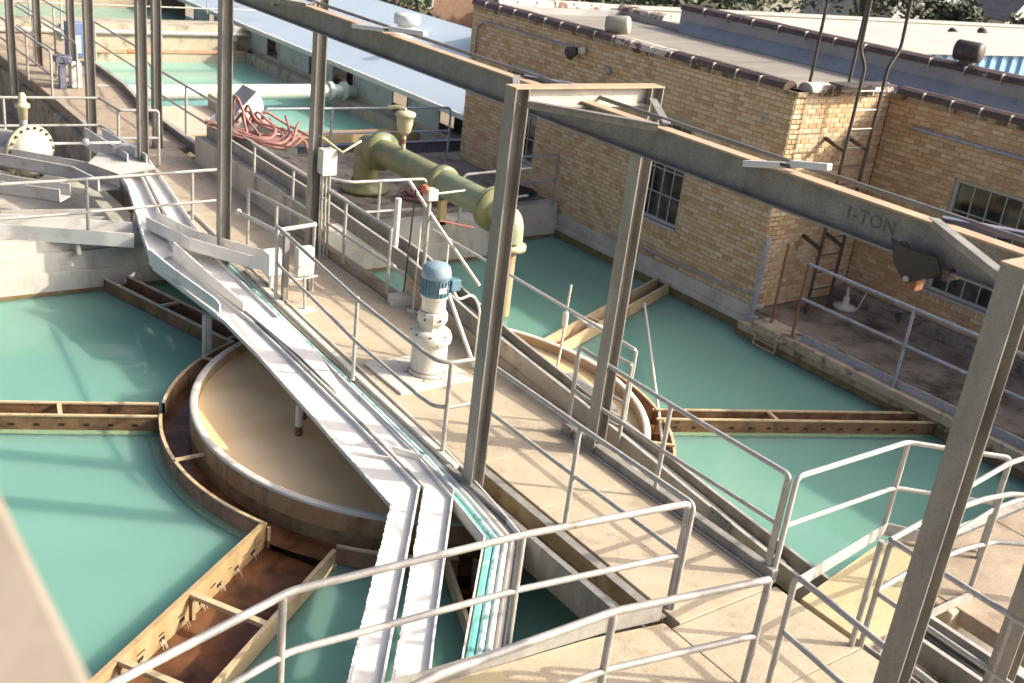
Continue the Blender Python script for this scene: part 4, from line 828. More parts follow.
# body behind the facing walls
put('core', MB().box((13.86, 11.23, -2), (17.4, 19.75, 3.0)).box((16.26, 2.0, -2), (17.4, 11.2, 3.0)), DARKIN, bld)
put('end_wall', MB().box((13.62, 19.76, -.3), (17.7, 20.0, 3.2)), BR[2], bld)
# conduits, lamps on the wall
single('wall_conduit', MB().tube([(13.55, 14.6, -.2), (13.55, 11.25, -.13), (13.55, 11.05, -.10)], .022, 8, .05), RAILD, 'grey conduit low on the brick wall above the white plinth', 'conduit', 'building conduits')
single('wall_conduit', MB().tube([(13.55, 19.78, 2.05), (13.55, 19.72, 2.85), (13.55, 19.5, 2.95), (13.55, 16.3, 2.95)], .022, 8, .12), RAILD, 'grey conduit bending along the top of the brick wall to the floodlight', 'conduit', 'building conduits')
single('wall_conduit', MB().tube([(15.95, 10.42, 2.76), (15.95, 6.0, 2.74)], .03, 8), RAILD, 'conduit under the coping of the recessed brick wall', 'conduit', 'building conduits')
put('wall_disc', MB().lathe([(0, 0), (.06, 0), (.06, .03), (0, .03)], (13.575, 15.35, 2.72), 14, axis=(-1, 0, 0)), RAILD, bld)
put('wall_disc', MB().lathe([(.045, 0), (.07, 0), (.07, .02), (.045, .02), (.045, 0)], (13.59, 11.5, 2.74), 14, axis=(-1, 0, 0)), FRAMEM, bld)
o = thing('floodlight', 'grey wall floodlight on the brick wall beside its conduit', 'floodlight', (13.5, 16.1, 2.95), 'floodlights')
put('socket', MB().lathe([(0, 0), (.07, 0), (.08, .06), (.05, .14), (0, .14)], (13.54, 16.05, 2.97), 14, axis=(-.7, .6, -.2)), GALVBOX, o)
put('reflector', MB().lathe([(.05, 0), (.08, .04), (.13, .20), (.125, .205), (.06, .05)], (13.46, 16.2, 2.94), 16, axis=(-.3, .85, -.45)), DARKST, o)
def roof_flood(label, p, m, ax):
    o = thing('roof_floodlight', label, 'floodlight', p, 'floodlights')
    put('drum', MB().lathe([(0, -.22), (.15, -.22), (.17, -.18), (.17, .2), (.155, .22), (0, .19)], (p[0], p[1], p[2]+.2), 20, axis=ax), m, o)
    put('stand', MB().box((p[0]-.08, p[1]-.1, p[2]-.03), (p[0]+.08, p[1]+.1, p[2]+.06)), DARKST, o)
roof_flood('olive grey drum floodlight at the roof edge over the brick wall', (13.95, 15.7, 3.3), mat('olive_grey_enamel', (.26, .26, .21), (.34, .33, .27), 5, .5), (-.55, .75, -.12))
roof_flood('black drum floodlight on the upper parapet at the right', (17.5, 10.7, 3.76), DARKST, (-.2, 1, -.0))
# ladder
o = thing('roof_ladder', 'dark steel ladder with curved grab rails in the building corner', 'ladder', (15.5, 10.6, -.37))
LY = 10.5
put('side_rail', MB().tube([(14.44, LY, -.37), (14.48, LY, 3.5), (14.48, LY, 3.72), (14.26, LY, 3.98), (14.22, LY, 5.4)], .028, 8, .12), DARKST, o)
put('side_rail', MB().tube([(15.00, LY, -.37), (15.06, LY, 3.5), (15.06, LY, 3.72), (15.27, LY, 3.98), (15.2, LY, 5.4)], .028, 8, .12), DARKST, o)
for x in (14.2, 15.19): put('grab_rail', MB().tube([(x, 11.25, 3.2), (x, 11.25, 5.4)], .026, 8), DARKST, o)
for x in (14.46, 15.03):
    for z in (.75, 2.40): put('stand_off', MB().bar((x+.06, 10.96, z+.1), (x, LY, z), .05, .055), DARKST, o)
for i in range(12): put('rung', MB().tube([(14.45, LY, .05+.3*i), (15.04, LY, .05+.3*i)], .012, 6), RAIL if i > 8 else DARKST, o)
put('step_plate', MB().box((14.25, 10.62, 3.38), (15.6, 10.92, 3.41)), DARKST, o)
# corner downpipe and the small submerged ladder by the building corner
o = thing('corner_pipe', 'grey downpipe strapped to the building corner above the water', 'pipe', (13.5, 10.8, -.5))
put('pipe', MB().tube([(13.52, 10.86, -.55), (13.52, 10.86, .95)], .045, 10), RAILD, o)
for z in (-.3, .3, .8): put('strap', MB().box((13.46, 10.81, z), (13.60, 10.91, z+.04)), RAILD, o)
put('foot', MB().box((13.45, 10.76, -.56), (13.60, 10.95, -.42)), RAILD, o, .01)
single('rusty_post', MB().tube([(13.5, 10.42, -.45), (13.5, 10.42, .98)], .022, 8), RUSTRAIL, 'rusty bare post beside the corner downpipe', 'post')
single('rusty_post', MB().tube([(13.36, 9.86, -.42), (13.36, 9.86, .85)], .022, 8), RUSTRAIL, 'rusty post at the end of the ledge railing', 'post')
o = thing('tank_ladder', 'pale rungs of a ladder dipping into the water at the ledge', 'ladder', (13.25, 10.2, -1.3))
for y in (10.5, 10.05): put('side_rail', MB().tube([(13.28, y, -.45), (13.22, y, -1.3)], .018, 6), TAN, o)
for z in (-.52, -.64, -.74): put('rung', MB().tube([(13.26, 10.5, z), (13.26, 10.05, z)], .014, 6), TAN, o)
o = thing('white_bucket_stand', 'white round fitting standing on the ledge below the ladder', 'fitting', (15.7, 10.2, -.37))
put('base', MB().lathe([(0, 0), (.2, 0), (.21, .05), (.12, .07), (.06, .09), (.05, .22), (0, .22)], (15.35, 10.4, -.37), 18), RIM, o)
put('spout', MB().tube([(15.35, 10.4, -.2), (15.33, 10.4, .02)], .03, 8), RIM, o)
put('handle', MB().tube([(15.42, 10.2, -.34), (15.55, 10.18, -.02)], .012, 6), RIM, o)
# ================================================================ gear motor
MX, MY = 6.74, 10.16
o = thing('gear_motor', 'upright gear motor with chipped white gearbox and pale blue motor on the bridge', 'gear motor', (MX, MY, 0))
pd = put('base_pad', MB().box((MX-.62, MY-.42, .0), (MX+.42, MY+.5, .03)), WPAINT, o, .006)
put('base_drum', MB().lathe([(0.252, .03), (0.252, .06), (0.223, .08), (0.220, .40), (0.227, .43)], (MX, MY, 0), 32), WPAINT, o)
put('stain_ring', MB().lathe([(0.256, .031), (0.231, .075), (0.223, .085)], (MX, MY, 0), 32), ALGAE, o)
put('gear_case', MB().lathe([(0.227, .43), (0.252, .45), (0.260, .50), (0.252, .56), (0.210, .60), (0.160, .615)], (MX, MY, 0), 32), WPAINT, o)
put('gear_neck', MB().lathe([(0.160, .615), (0.151, .66), (0.172, .69), (0.185, .72), (0.185, .80), (0.168, .84), (0.126, .86)], (MX, MY, 0), 12, smooth=False), WPAINT, o)
put('coupling', MB().lathe([(.15, .86), (.145, 1.0), (.165, 1.02), (.165, 1.05)], (MX, MY, 0), 28), CREAMP, o)
mo = put('motor', MB().lathe([(.165, 1.05), (.168, 1.06), (.168, 1.26), (.165, 1.27)], (MX, MY, 0), 28), BLUED, o)
put('fan_cowl', MB().lathe([(.165, 1.27), (.178, 1.275), (.182, 1.33), (.165, 1.40), (.135, 1.435), (.0, 1.44)], (MX, MY, 0), 28), BLUE, mo)
for k in range(24):
    a = 2*PI*k/24; c, s_ = math.cos(a), math.sin(a); put('fin', MB().bar((MX+.17*c, MY+.17*s_, 1.07), (MX+.17*c, MY+.17*s_, 1.26), .012, .02, (c, s_, 0)), BLUED, mo)
put('name_plate', MB().box((MX-.06, MY-.186, 1.12), (MX+.04, MY-.178, 1.19)), GALVBOX, o)
put('terminal_box', MB().box((MX+.13, MY-.16, 1.12), (MX+.26, MY-.05, 1.26)), BLUED, o, .01)
for k in range(8):
    a = 2*PI*k/8+.2; put('bolt', MB().lathe([(0, 0), (.018, 0), (.018, .02), (0, .02)], (MX+.235*math.cos(a), MY+.235*math.sin(a), .56), 6), DARKST, o)
for k in range(6):
    a = 2*PI*k/6+.5; put('cover_plug', MB().lathe([(0, 0), (.015, 0), (.015, .012), (0, .012)], (MX+.183*math.cos(a), MY+.183*math.sin(a), .77), 6, axis=(math.cos(a), math.sin(a), 0)), DARKST, o)
# conduits and stands by the motor
single('motor_conduit', MB().tube([(MX+.2, MY-.1, 1.1), (MX+.32, MY-.05, .95), (MX+.58, MY+.02, .98), (MX+.66, MY-.05, .8), (MX+.62, MY-.12, .02)], .016, 8, .12), CREAMP, 'bent cream conduit from the blue motor down to the deck', 'conduit')
single('white_prop', MB().tube([(MX+.42, MY+.6, 1.15), (MX+.62, MY-.12, .03)], .025, 8), WHITEP, 'white slanted pipe prop leaning behind the gear motor', 'pipe')
single('deck_rod', MB().tube([(7.7, 12.42, .02), (7.82, 12.5, 1.62)], .013, 8), DARKST, 'thin steel rod standing at the corner of the bridge', 'rod')
o = thing('valve_stand', 'slim grey stand topped by a small red and white valve box', 'valve stand', (7.95, 12.35, 0))
put('stem', MB().tube([(7.95, 12.33, -.2), (7.97, 12.36, 1.55)], .03, 10), RAIL, o)
put('box', MB().box((7.90, 12.28, 1.50), (8.06, 12.44, 1.66)), WPAINT, o, .01)
put('red_cap', MB().box((7.88, 12.34, 1.58), (7.94, 12.46, 1.70)), ORANGE, o, .01)
put('arm', MB().tube([(8.06, 12.36, 1.58), (8.55, 12.36, 1.60)], .015, 8), WHITEP, o)
put('foot_plate', MB().lathe([(0, 0), (.09, 0), (.09, .015), (0, .02)], (7.62, 12.0, .0), 14), GALVBOX, o)
put('lance', MB().tube([(7.62, 12.0, .02), (7.9, 12.42, 1.2)], .012, 8), CREAMP, o)
single('spray_lance', MB().tube([(7.95, 12.9, 1.62), (8.02, 12.2, 1.20), (8.25, 11.35, .55)], .026, 8), CREAMP, 'cream pipe lance slanting down past the valve stand', 'pipe')
single('red_lever', MB().tube([(8.1, 12.25, 1.22), (8.6, 12.1, 1.12)], .010, 8), mat('dull_red_paint', (.32, .07, .05), (.4, .12, .09), 6, .6), 'thin red lever beside the slanting cream lance', 'lever')
single('standpipe', MB().tube([(7.82, 12.95, .3), (7.84, 12.98, 1.35)], .045, 10), WHITEP, 'short white standpipe behind the valve stand', 'pipe')
single('looped_handrail', MB().tube([(7.52, 12.5, .55), (7.95, 12.4, .1), (7.98, 12.35, .55), (7.95, 12.38, 1.1)], .02, 8, .12), RAILW, 'curved white pipe loop at the bridge corner', 'pipe')
# swab, chain and stick over the right water
single('hanging_chain_tag', MB().tube([(8.72, 9.98, 1.0), (8.70, 9.98, .55), (8.72, 10.0, .1), (8.60, 9.9, -.2)], .016, 8).tube([(8.70, 9.98, .62), (8.71, 9.985, .42)], .04, 10), WPAINT, 'chain with an orange tag hanging from the thin outer railing', 'chain')
single('rope_scrap', MB().tube([(8.15, 9.2, .98), (8.3, 9.1, .86), (8.36, 9.0, .88), (8.48, 8.9, .84), (8.55, 8.82, .78)], .02, 8, .05).lathe([(0, -.05), (.05, -.02), (.05, .02), (0, .05)], (8.33, 9.05, .86), 10), WPAINT, 'scrap of knotted white rope hanging on the thin outer railing', 'rope')
single('water_pole', MB().tube([(12.2, 12.05, -.50), (9.0, 8.1, -.62)], .022, 8), CREAMP, 'long pale pole slanting over the right water', 'pole')
# junction stand beside the feed box
o = thing('conduit_stand', 'open pipe stand carrying a white control box on the bridge', 'control box', (6.3, 12.9, 0))
put('box', MB().box((6.18, 12.72, .42), (6.42, 12.86, .82)), WPAINT, o, .01)
put('upright', MB().box((6.05, 12.88, .0), (6.12, 12.96, 1.0)), BEAMST, o)
put('strut', MB().tube([(6.22, 12.55, .0), (6.22, 12.6, .45)], .02, 8), RAIL, o); put('strut', MB().tube([(6.30, 12.75, .1), (6.30, 12.78, .45)], .016, 8), DARKST, o); put('strut', MB().tube([(6.36, 12.75, .1), (6.36, 12.78, .45)], .016, 8), DARKST, o)
put('cross_pipe', MB().tube([(6.05, 12.72, .38), (6.5, 12.78, .38)], .02, 8), RAIL, o); put('foot', MB().box((6.1, 12.45, 0), (6.36, 12.62, .012)), GALVBOX, o)
single('ball_rail', MB().tube([(6.02, 14.4, .85), (6.0, 13.0, 1.0)], .022, 10).lathe([(0, -.05), (.035, -.035), (.05, 0), (.035, .035), (0, .05)], (6.02, 14.42, .85), 14), RAILW, 'white bar with a ball end in front of the rear column', 'bar')
o = thing('junction_box', 'grey junction box mounted on the rear right column', 'junction box', (7.3, 14.45, 1.2), None)
put('enclosure', MB().box((7.28, 14.30, 1.36), (7.50, 14.48, 1.74)), GALVBOX, o, .01)
put('lid', MB().box((7.275, 14.28, 1.35), (7.51, 14.30, 1.75)), GALVBOX, o, .006)
for i, x in enumerate((7.34, 7.40, 7.46)): put('conduit', MB().tube([(x, 14.40, 1.36), (x+.01, 14.40, .6), (x, 14.38, -.1)], .018, 8, .1), RAIL, o)
put('arm', MB().tube([(7.30, 14.75, 1.95), (7.55, 14.2, 1.72), (7.9, 14.3, 1.86)], .022, 8), CREAM, o)
# cable coil loop on parapet, hose bundle
def coil(label, c, n, m, seed, rx, ry, rz, r=.024, lie=False):
    rr = random.Random(seed); pts = []
    for k in range(n*14):
        a = 2*PI*k/14; q = 1+.22*math.sin(a*.31+seed)+rr.uniform(-.05, .05)
        if lie: pts.append((c[0]+rx*q*math.cos(a), c[1]+ry*q*math.sin(a), c[2]+.05*rr.random()+.02*(k/14)))
        else: pts.append((c[0]+rx*q*math.cos(a)+.012*k/14, c[1]+ry*q*math.cos(a+.6)+.1*math.sin(a*.37), c[2]+rz*q*math.sin(a)))
    return MB().tube(pts, r, 8)
o = thing('hose_coil', 'tangled coil of pink rubber hose hung over the rear parapet', 'hose', (8.3, 19.2, .5))
rr = random.Random(6); U = lambda a: rr.uniform(-a, a)
for q in range(7):
    x0 = 8.2+.1*q+U(.08); zt_ = 1.32-.06*q+U(.08); dx_ = .2+.12*q+U(.15)
    put('hanging_loop', MB().tube([(x0+U(.1), 20.3, .6+.05*q), (x0+U(.1), 20.15+U(.1), zt_-.3), (x0+.05, 20.1+U(.1), zt_), (x0+dx_*.45+U(.08), 19.95+U(.1), zt_-.35+U(.1)), (x0+dx_+U(.1), 19.8+U(.15), .82-.05*q+U(.08)), (x0+dx_*.7+U(.15), 19.6+U(.2), .60+U(.04)), (x0-.1+U(.2), 19.5+U(.2), .62+U(.05))], .028, 8, .22, 5), HOSE, o)
for q in range(7):
    y0_ = 19.9-.14*q+U(.1)
    put('lying_loop', MB().tube([(7.7+U(.1), y0_+.5+U(.2), .82+U(.04)), (8.1+U(.15), y0_+U(.15), .72+U(.05)), (8.55+U(.15), y0_-.35+U(.25), .62+U(.06)), (9.0+U(.2), y0_-.1+U(.3), .64+U(.08)), (9.3+U(.2), y0_+.3+U(.4), .74+U(.12))], .028, 8, .3, 5), HOSE, o)
put('tail', MB().tube([(8.2, 19.0, .7), (8.7, 18.3, .72), (8.95, 18.4, .9), (9.1, 18.2, .3), (8.9, 17.6, .0)], .025, 8, .2), HOSE, o)
o = thing('hose_reel_cover', 'white rust-stained half-round cover behind the pink hose', 'cover', (8.4, 20.2, .2))
put('cover', MB().lathe([(0, -.35), (.5, -.35), (.5, .35), (0, .35)], (8.45, 20.6, 1.0), 18, axis=(0, 1, 0), a0=0, a1=PI), mat('rust_streaked_white', (.62, .63, .66), (.72, .73, .75), 2, .6, 0, .1, 30, c3=(.45, .26, .1), c3scale=3, c3lo=.58, c3hi=.7, stretch=(1, 1, .3)), o)
for x in (8.2, 8.7): put('leg', MB().tube([(x, 20.5, 0), (x, 20.5, .95)], .03, 8), DARKST, o)
# ================================================================ olive pipe
OX = 9.95; ZP = .88; PR = .238
o = thing('olive_pipe', 'large olive painted pipe elbowing out of the platform and over the water', 'pipe', (OX, 17.6, -.05))
put('riser', MB().lathe([(PR, -.1), (PR, .42)], (OX, 17.75, 0), 28), OLIVE, o)
put('base_flange', MB().lathe([(.0, 0), (.46, 0), (.46, .07), (.27, .08), (.27, .2)], (OX, 17.75, 0), 28), OLIVE, o)
put('elbow', MB().tube([(OX, 17.75, .40), (OX, 17.75, ZP-.01), (OX, 17.28, ZP)], PR+.005, 24, .42, 9, False), OLIVE, o)
put('elbow_flange', MB().lathe([(.0, 0), (.36, 0), (.36, .09), (.0, .09)], (OX, 17.25, ZP), 28, axis=(0, -1, 0)), OLIVE, o)
for k in range(12):
    a = 2*PI*k/12; put('flange_bolt', MB().lathe([(0, 0), (.022, 0), (.022, .03), (0, .03)], (OX+.31*math.cos(a), 17.262, ZP+.31*math.sin(a)), 6, axis=(0, 1, 0)), DARKST, o)
put('pipe_run', MB().tube([(OX, 17.2, ZP), (OX, 15.2, ZP)], PR, 28), OLIVE, o)
put('coupling', MB().lathe([(PR, 0), (.30, .01), (.30, .16), (PR, .17)], (OX, 15.15, ZP), 28, axis=(0, -1, 0)), OLIVE, o)
put('pipe_run', MB().tube([(OX, 15.2, ZP), (OX, 13.55, ZP)], PR-.002, 28), mat('green_grey_paint', (.2, .25, .15), (.3, .32, .18), 1.6, .4, 0, .08, 40), o)
put('end_flange', MB().lathe([(.0, 0), (.37, 0), (.37, .06), (.0, .06)], (OX, 13.57, ZP), 28, axis=(0, -1, 0)), mat('rusty_green', (.22, .24, .13), (.3, .3, .18), 5, .6, 0, .2, 40, c3=(.16, .07, .03), c3scale=5), o)
put('end_flange', MB().lathe([(.0, 0), (.37, 0), (.37, .06), (.0, .06)], (OX, 13.50, ZP), 28, axis=(0, -1, 0)), OLIVE, o)
for k in range(12):
    a = 2*PI*k/12; put('flange_bolt', MB().lathe([(0, 0), (.024, 0), (.024, .035), (0, .035)], (OX+.32*math.cos(a), 13.578, ZP+.32*math.sin(a)), 6, axis=(0, 1, 0)), RUSTRAIL, o)
put('down_elbow', MB().tube([(OX, 13.45, ZP), (OX, 13.0, ZP-.02), (OX, 12.98, .5)], .19, 24, .38, 9, False), mat('pale_green_paint', (.30, .34, .22), (.38, .42, .29), 3, .5), o)
put('down_flange', MB().lathe([(.0, 0), (.26, 0), (.26, .08), (.0, .08)], (OX, 12.98, .38), 24), CREAM, o)
put('drop_pipe', MB().tube([(OX, 12.98, .40), (OX, 12.98, -1.4)], .115, 20), TAN, o)
put('saddle_post', MB().box((OX+.3, 15.5, -.05), (OX+.42, 15.62, .62)), mat('rusty_cream', (.5, .36, .16), (.58, .46, .25), 5, .6, 0, .1, 40, c3=(.15, .05, .02), c3scale=3), o)
o = thing('air_valve', 'cream bell shaped air release valve on top of the olive pipe', 'valve', (OX, 16.45, 1.1))
put('nipple', MB().tube([(OX, 16.45, ZP+PR-.02), (OX, 16.45, 1.4)], .04, 10), CREAM, o)
put('dark_band', MB().tube([(OX, 16.45, 1.22), (OX, 16.45, 1.30)], .045, 10), RUSTRAIL, o)
put('bell', MB().lathe([(0, 1.38), (.07, 1.38), (.12, 1.44), (.145, 1.60), (.15, 1.70), (.18, 1.71), (.18, 1.77), (.1, 1.80), (0, 1.80)], (OX, 16.45, 0), 22), CREAM, o)
put('outlet', MB().tube([(OX, 16.45, 1.82), (OX-.1, 16.6, 1.84), (OX-.2, 16.72, 1.80)], .035, 8), CREAM, o)
single('purple_hose', coil('', (11.2, 16.9, .0), 4, HOSE, 9, .8, .45, 0, .035, True), mat('maroon_rubber', (.13, .05, .05), (.2, .09, .08), 6, .5), 'maroon hose coiled on the dirty platform behind the olive pipe', 'hose')
single('black_hose', coil('', (12.8, 16.75, .0), 3, BLACK, 4, .35, .3, 0, .04, True).tube([(12.75, 16.9, .9), (12.85, 16.9, .5), (13.1, 17.0, .1)], .02, 8, .1), BLACK, 'black hose coiled at the foot of the building corner', 'hose')
single('platform_beam', MB().ibeam((9.9, 20.62, .0), (14.1, 20.62, .0), .26, .16), NAVY, 'dark blue steel beam lying along the basin edge', 'steel beam')
single('basin_launder', MB().bar((8.6, 23.9, -.5), (14.7, 23.9, -.5), .05, .2).bar((8.6, 23.5, -.5), (14.7, 23.5, -.5), .05, .2).bar((8.6, 23.7, -.62), (14.7, 23.7, -.62), .35, .02), OCHRE, 'ochre launder crossing the second basin', 'launder')
o = thing('mint_pipe', 'white and mint pipe crossing the second basin to the shed', 'pipe', (11, 27.6, -.3))
put('pipe_run', MB().tube([(7.6, 27.55, -.2), (14.1, 27.55, -.2)], .205, 24), mat('white_pipe_paint', (.56, .6, .55), (.64, .67, .62), 2, .4), o)
put('coupling', MB().lathe([(.21, 0), (.27, .02), (.27, .14), (.21, .16)], (14.05, 27.55, -.2), 22, axis=(1, 0, 0)), MINT, o)
put('spool', MB().tube([(14.15, 27.55, -.2), (14.55, 27.55, -.2)], .19, 20), MINT, o)
put('coupling', MB().lathe([(.19, 0), (.27, .02), (.27, .14), (.19, .16)], (14.5, 27.55, -.2), 22, axis=(1, 0, 0)), MINT, o)
put('end_run', MB().tube([(14.6, 27.55, -.2), (15.5, 27.55, -.2)], .16, 18), MINT, o)
# domed valve behind the left trough
o = thing('domed_valve', 'cream bolted dome of a pipe end with an upright valve on top', 'valve', (4.2, 19.0, -.3))
DX, DY = 4.6, 20.6
ax = (.45, -.89, 0)
put('pipe_body', MB().tube([(DX-.9, DY+1.2, .15), (DX-.1, DY+.2, .15)], .38, 24), RAIL, o)
put('flange', MB().lathe([(.0, 0), (.52, 0), (.52, .08), (.0, .08)], (DX-.02, DY+.05, .20), 30, axis=ax), CREAM, o)
put('dome', MB().lathe([(.42, .0), (.40, .07), (.34, .15), (.21, .22), (.0, .26)], (DX+.02, DY-.02, .20), 28, axis=ax), mat('pale_dome_paint', (.42, .4, .34), (.52, .5, .44), 4, .5), o)
A_ = Vector(ax).normalized(); e1 = A_.orthogonal().normalized(); e2 = A_.cross(e1)
for k in range(20):
    a = 2*PI*k/20; p = Vector((DX-.02, DY+.05, .20))+(e1*math.cos(a)+e2*math.sin(a))*.47+A_*.08
    put('flange_bolt', MB().lathe([(0, 0), (.028, 0), (.028, .035), (0, .035)], p, 6, axis=ax), DARKST, o)
put('valve_stem', MB().tube([(DX-.06, DY+.1, .6), (DX-.06, DY+.1, .84)], .07, 12), RAILD, o)
put('valve_body', MB().lathe([(0, .80), (.08, .81), (.09, 1.0), (.13, 1.02), (.13, 1.08), (.075, 1.10), (.065, 1.24), (.04, 1.28), (0, 1.28)], (DX-.06, DY+.1, 0), 18), CREAM, o)
# low white troughs on the left platform
def trough(label, pts, wd, z, h=.22, m=FRPD):
    L_ = offs(pts, wd/2); R_ = offs(pts, -wd/2); o = thing('platform_trough', label, 'trough', (pts[0][0], pts[0][1], z-h), 'troughs on the left platform')
    put('floor', MB().strip(L_, R_, z-h, z-h+.02), m, o)
    for P, sg in ((L_, -1), (R_, 1)): put('side_wall', MB().strip(P, offs(P, sg*.03), z-h, z), m, o)
trough('pale sloping trough in front of the domed valve', [(3.4, 21.0), (4.35, 19.95), (5.1, 19.1), (5.3, 18.2)], .42, .36)
trough('lower white trough at the left edge below the domed valve', [(3.0, 20.0), (3.9, 18.9), (4.6, 18.3)], .40, .22)
trough('lowest grey trough at the left edge above the side trough', [(2.2, 18.2), (3.4, 17.5), (4.9, 17.2)], .45, .08)
for k, (x, y, lab) in enumerate(((5.75, 19.8, 'grey upright plate behind the chutes, nearer the dome'), (6.05, 19.7, 'grey upright plate behind the chutes, nearer the column'))):
    single('splash_plate', MB().bar((x-.12, y+1.0, .42), (x+.05, y-1.0, .42), .025, .36), mat('grey_blue_sheet', (.32, .34, .36), (.44, .46, .47), 3, .5), lab, 'plate', 'splash plates')
single('cover_sheet', MB().add([(5.15, 18.9, .44), (5.5, 19.5, .46), (6.1, 19.1, .455), (6.15, 18.3, .445), (5.45, 18.1, .43)], [(0, 1, 2, 3, 4)]).add([(5.15, 18.9, .425), (5.5, 19.5, .445), (6.1, 19.1, .44), (6.15, 18.3, .43), (5.45, 18.1, .415)], [(4, 3, 2, 1, 0)]), FRPD, 'dull grey cover sheet over the head of the chutes', 'cover')
single('sample_tap', MB().tube([(4.75, 19.6, .62), (5.9, 19.5, .62)], .025, 8).tube([(5.7, 19.3, .55), (5.75, 19.0, .72), (6.0, 18.95, .72), (6.0, 18.95, .5)], .03, 8).lathe([(0, -.07), (.06, -.05), (.06, .05), (0, .07)], (5.3, 19.55, .64), 10), WHITEP, 'small white pipe with a tap beside the dome', 'tap')
# blue box, orange pipe, brackets at the upper left
o = thing('blue_motor_box', 'blue box on a post at the upper left walkway', 'box', (7.55, 28.5, 0), None)
put('box', MB().box((7.36, 28.4, .50), (7.76, 28.7, 1.36)), mat('mid_blue_paint', (.09, .15, .29), (.13, .2, .35), 4, .5), o, .03); put('post', MB().box((7.45, 28.45, 0), (7.65, 28.6, .5)), GALVBOX, o)
put('panel', MB().box((7.50, 28.385, .62), (7.68, 28.4, 1.05)), mat('pale_blue_panel', (.4, .5, .62), (.5, .58, .68), 4, .5), o)
o = thing('operator_stand', 'dark blue valve operator stand on the far walkway', 'valve stand', (6.9, 27.2, 0))
put('column', MB().box((6.82, 27.1, 0), (6.96, 27.25, .75)), NAVY, o); put('gearbox', MB().box((6.72, 27.05, .62), (7.1, 27.3, .78)), NAVY, o, .02); put('handwheel', MB().lathe([(.14, 0), (.155, .015), (.14, .03), (.125, .015), (.14, 0)], (6.86, 26.98, .70), 18, axis=(0, 1, 0)), NAVY, o); put('cabinet', MB().box((7.1, 27.2, 0), (7.35, 27.45, .6)), GALVBOX, o, .02)
single('orange_standpipe', MB().tube([(8.95, 28.0, -.6), (8.95, 28.0, 1.3)], .06, 10).tube([(8.7, 28.0, .75), (9.2, 28.0, .75)], .05, 8), ORANGE, 'orange standpipe rising from the second basin', 'pipe')
single('valve_string', MB().tube([(9.6, 28.4, -.5), (9.6, 28.4, 1.2)], .03, 8).lathe([(0, -.15), (.1, -.1), (.1, .1), (0, .15)], (9.6, 28.4, .35), 10).lathe([(0, -.1), (.08, -.06), (.08, .06), (0, .1)], (9.6, 28.4, -.1), 10), DARKST, 'dark valves strung on a thin pipe beside the orange standpipe', 'valve')
for k, x in enumerate((9.0, 11.9, 14.4)):
    single('rail_bracket', MB().box((x-.09, 35.0, -.12), (x+.09, 35.1, .32)), RAILD, ('railing bracket on the far wall, left of three', 'railing bracket on the far wall, middle of three', 'railing bracket on the far wall near the shed')[k], 'bracket', 'far wall brackets')
single('far_pipe', MB().tube([(6.5, 35.05, .1), (15.9, 35.05, .1)], .08, 10), RAIL, 'long grey pipe along the far basin wall', 'pipe')
# grey cable tray pieces in the sand bed
o = thing('sunk_channel', 'galvanised channel with dark hose in the sand beyond the near column', 'steel channel', (8.2, 3.2, -.3))
put('side', MB().bar((8.02, 4.0, -.16), (8.02, 1.6, -.16), .012, .26), STEEL, o); put('lip', MB().bar((8.0, 4.0, -.03), (8.0, 1.6, -.03), .05, .01), RAIL, o)
put('side', MB().bar((8.36, 4.0, -.16), (8.36, 1.6, -.16), .012, .26), STEEL, o); put('lip', MB().bar((8.38, 4.0, -.03), (8.38, 1.6, -.03), .05, .01), RAIL, o)
put('hose', MB().tube([(8.26, 4.0, -.2), (8.18, 3.2, -.18), (8.22, 1.6, -.2)], .06, 10), BLACK, o)
# ================================================================ shed, far roofs, houses, trees
o = thing('metal_shed', 'low shed with a broad pale blue metal roof beside the second basin', 'shed', (17, 27, -.4))
EX, RX, EZ, RZ = 14.86, 19.2, .42, 1.52
y0, y1 = 20.25, 46.0
mb = MB(); n = int((y1-y0)/.30); vs_ = []; fs = []
for i in range(n+1):
    for k, (dy, dz) in enumerate(((0, 0), (.012, .003), (.022, .003), (.034, 0))):
        y = y0+i*.30+dy; vs_ += [(EX, y, EZ+dz), (RX, y, RZ+dz)]
m_ = len(vs_)//2
mb.add(vs_, [(2*i, 2*i+1, 2*i+3, 2*i+2) for i in range(m_-1)]); put('roof', mb, BLUEROOF, o)
put('fascia', MB().box((EX-.06, y0, EZ-.13), (EX, y1, EZ+.0)), mat('pale_fascia', (.55, .54, .5), (.66, .65, .6), 3, .7, 0, .1, 30, c3=(.4, .36, .3), c3scale=3), o)
put('far_slope', MB().add([(RX, y0, RZ), (RX, y1, RZ), (24, y1, .3), (24, y0, .3)], [(0, 1, 2, 3)]), BLUEROOF, o)
wy = y0
k = 0
R = random.Random(11)
while wy < 40:
    L_ = R.choice((1.0, 1.5, 2.2)); 
    if k % 2 == 0: put('wall_sheet', MB().box((EX+.10, wy+.03, -.32), (EX+.14, wy+L_-.03, EZ-.02)), SHEDW, o)
    else:
        put('opening', MB().box((EX+.55, wy, -.32), (EX+.6, wy+L_*.6, EZ-.02)), DARKIN, o); put('stud', MB().box((EX+.08, wy-.02, -.32), (EX+.16, wy+.05, EZ-.02)), mat('stud_wood', (.4, .36, .3)), o); L_ *= .6
    wy += L_; k += 1
put('gable', MB().prism([(EX+.1, 20.3), (23.8, 20.3), (23.8, 20.45), (EX+.1, 20.45)], -.4, .3), SHEDW, o)
o = thing('roof_vent', 'round white mushroom vent on the blue shed roof', 'vent', (16.6, 26.4, .8))
vx, vy = 17.7, 29.6
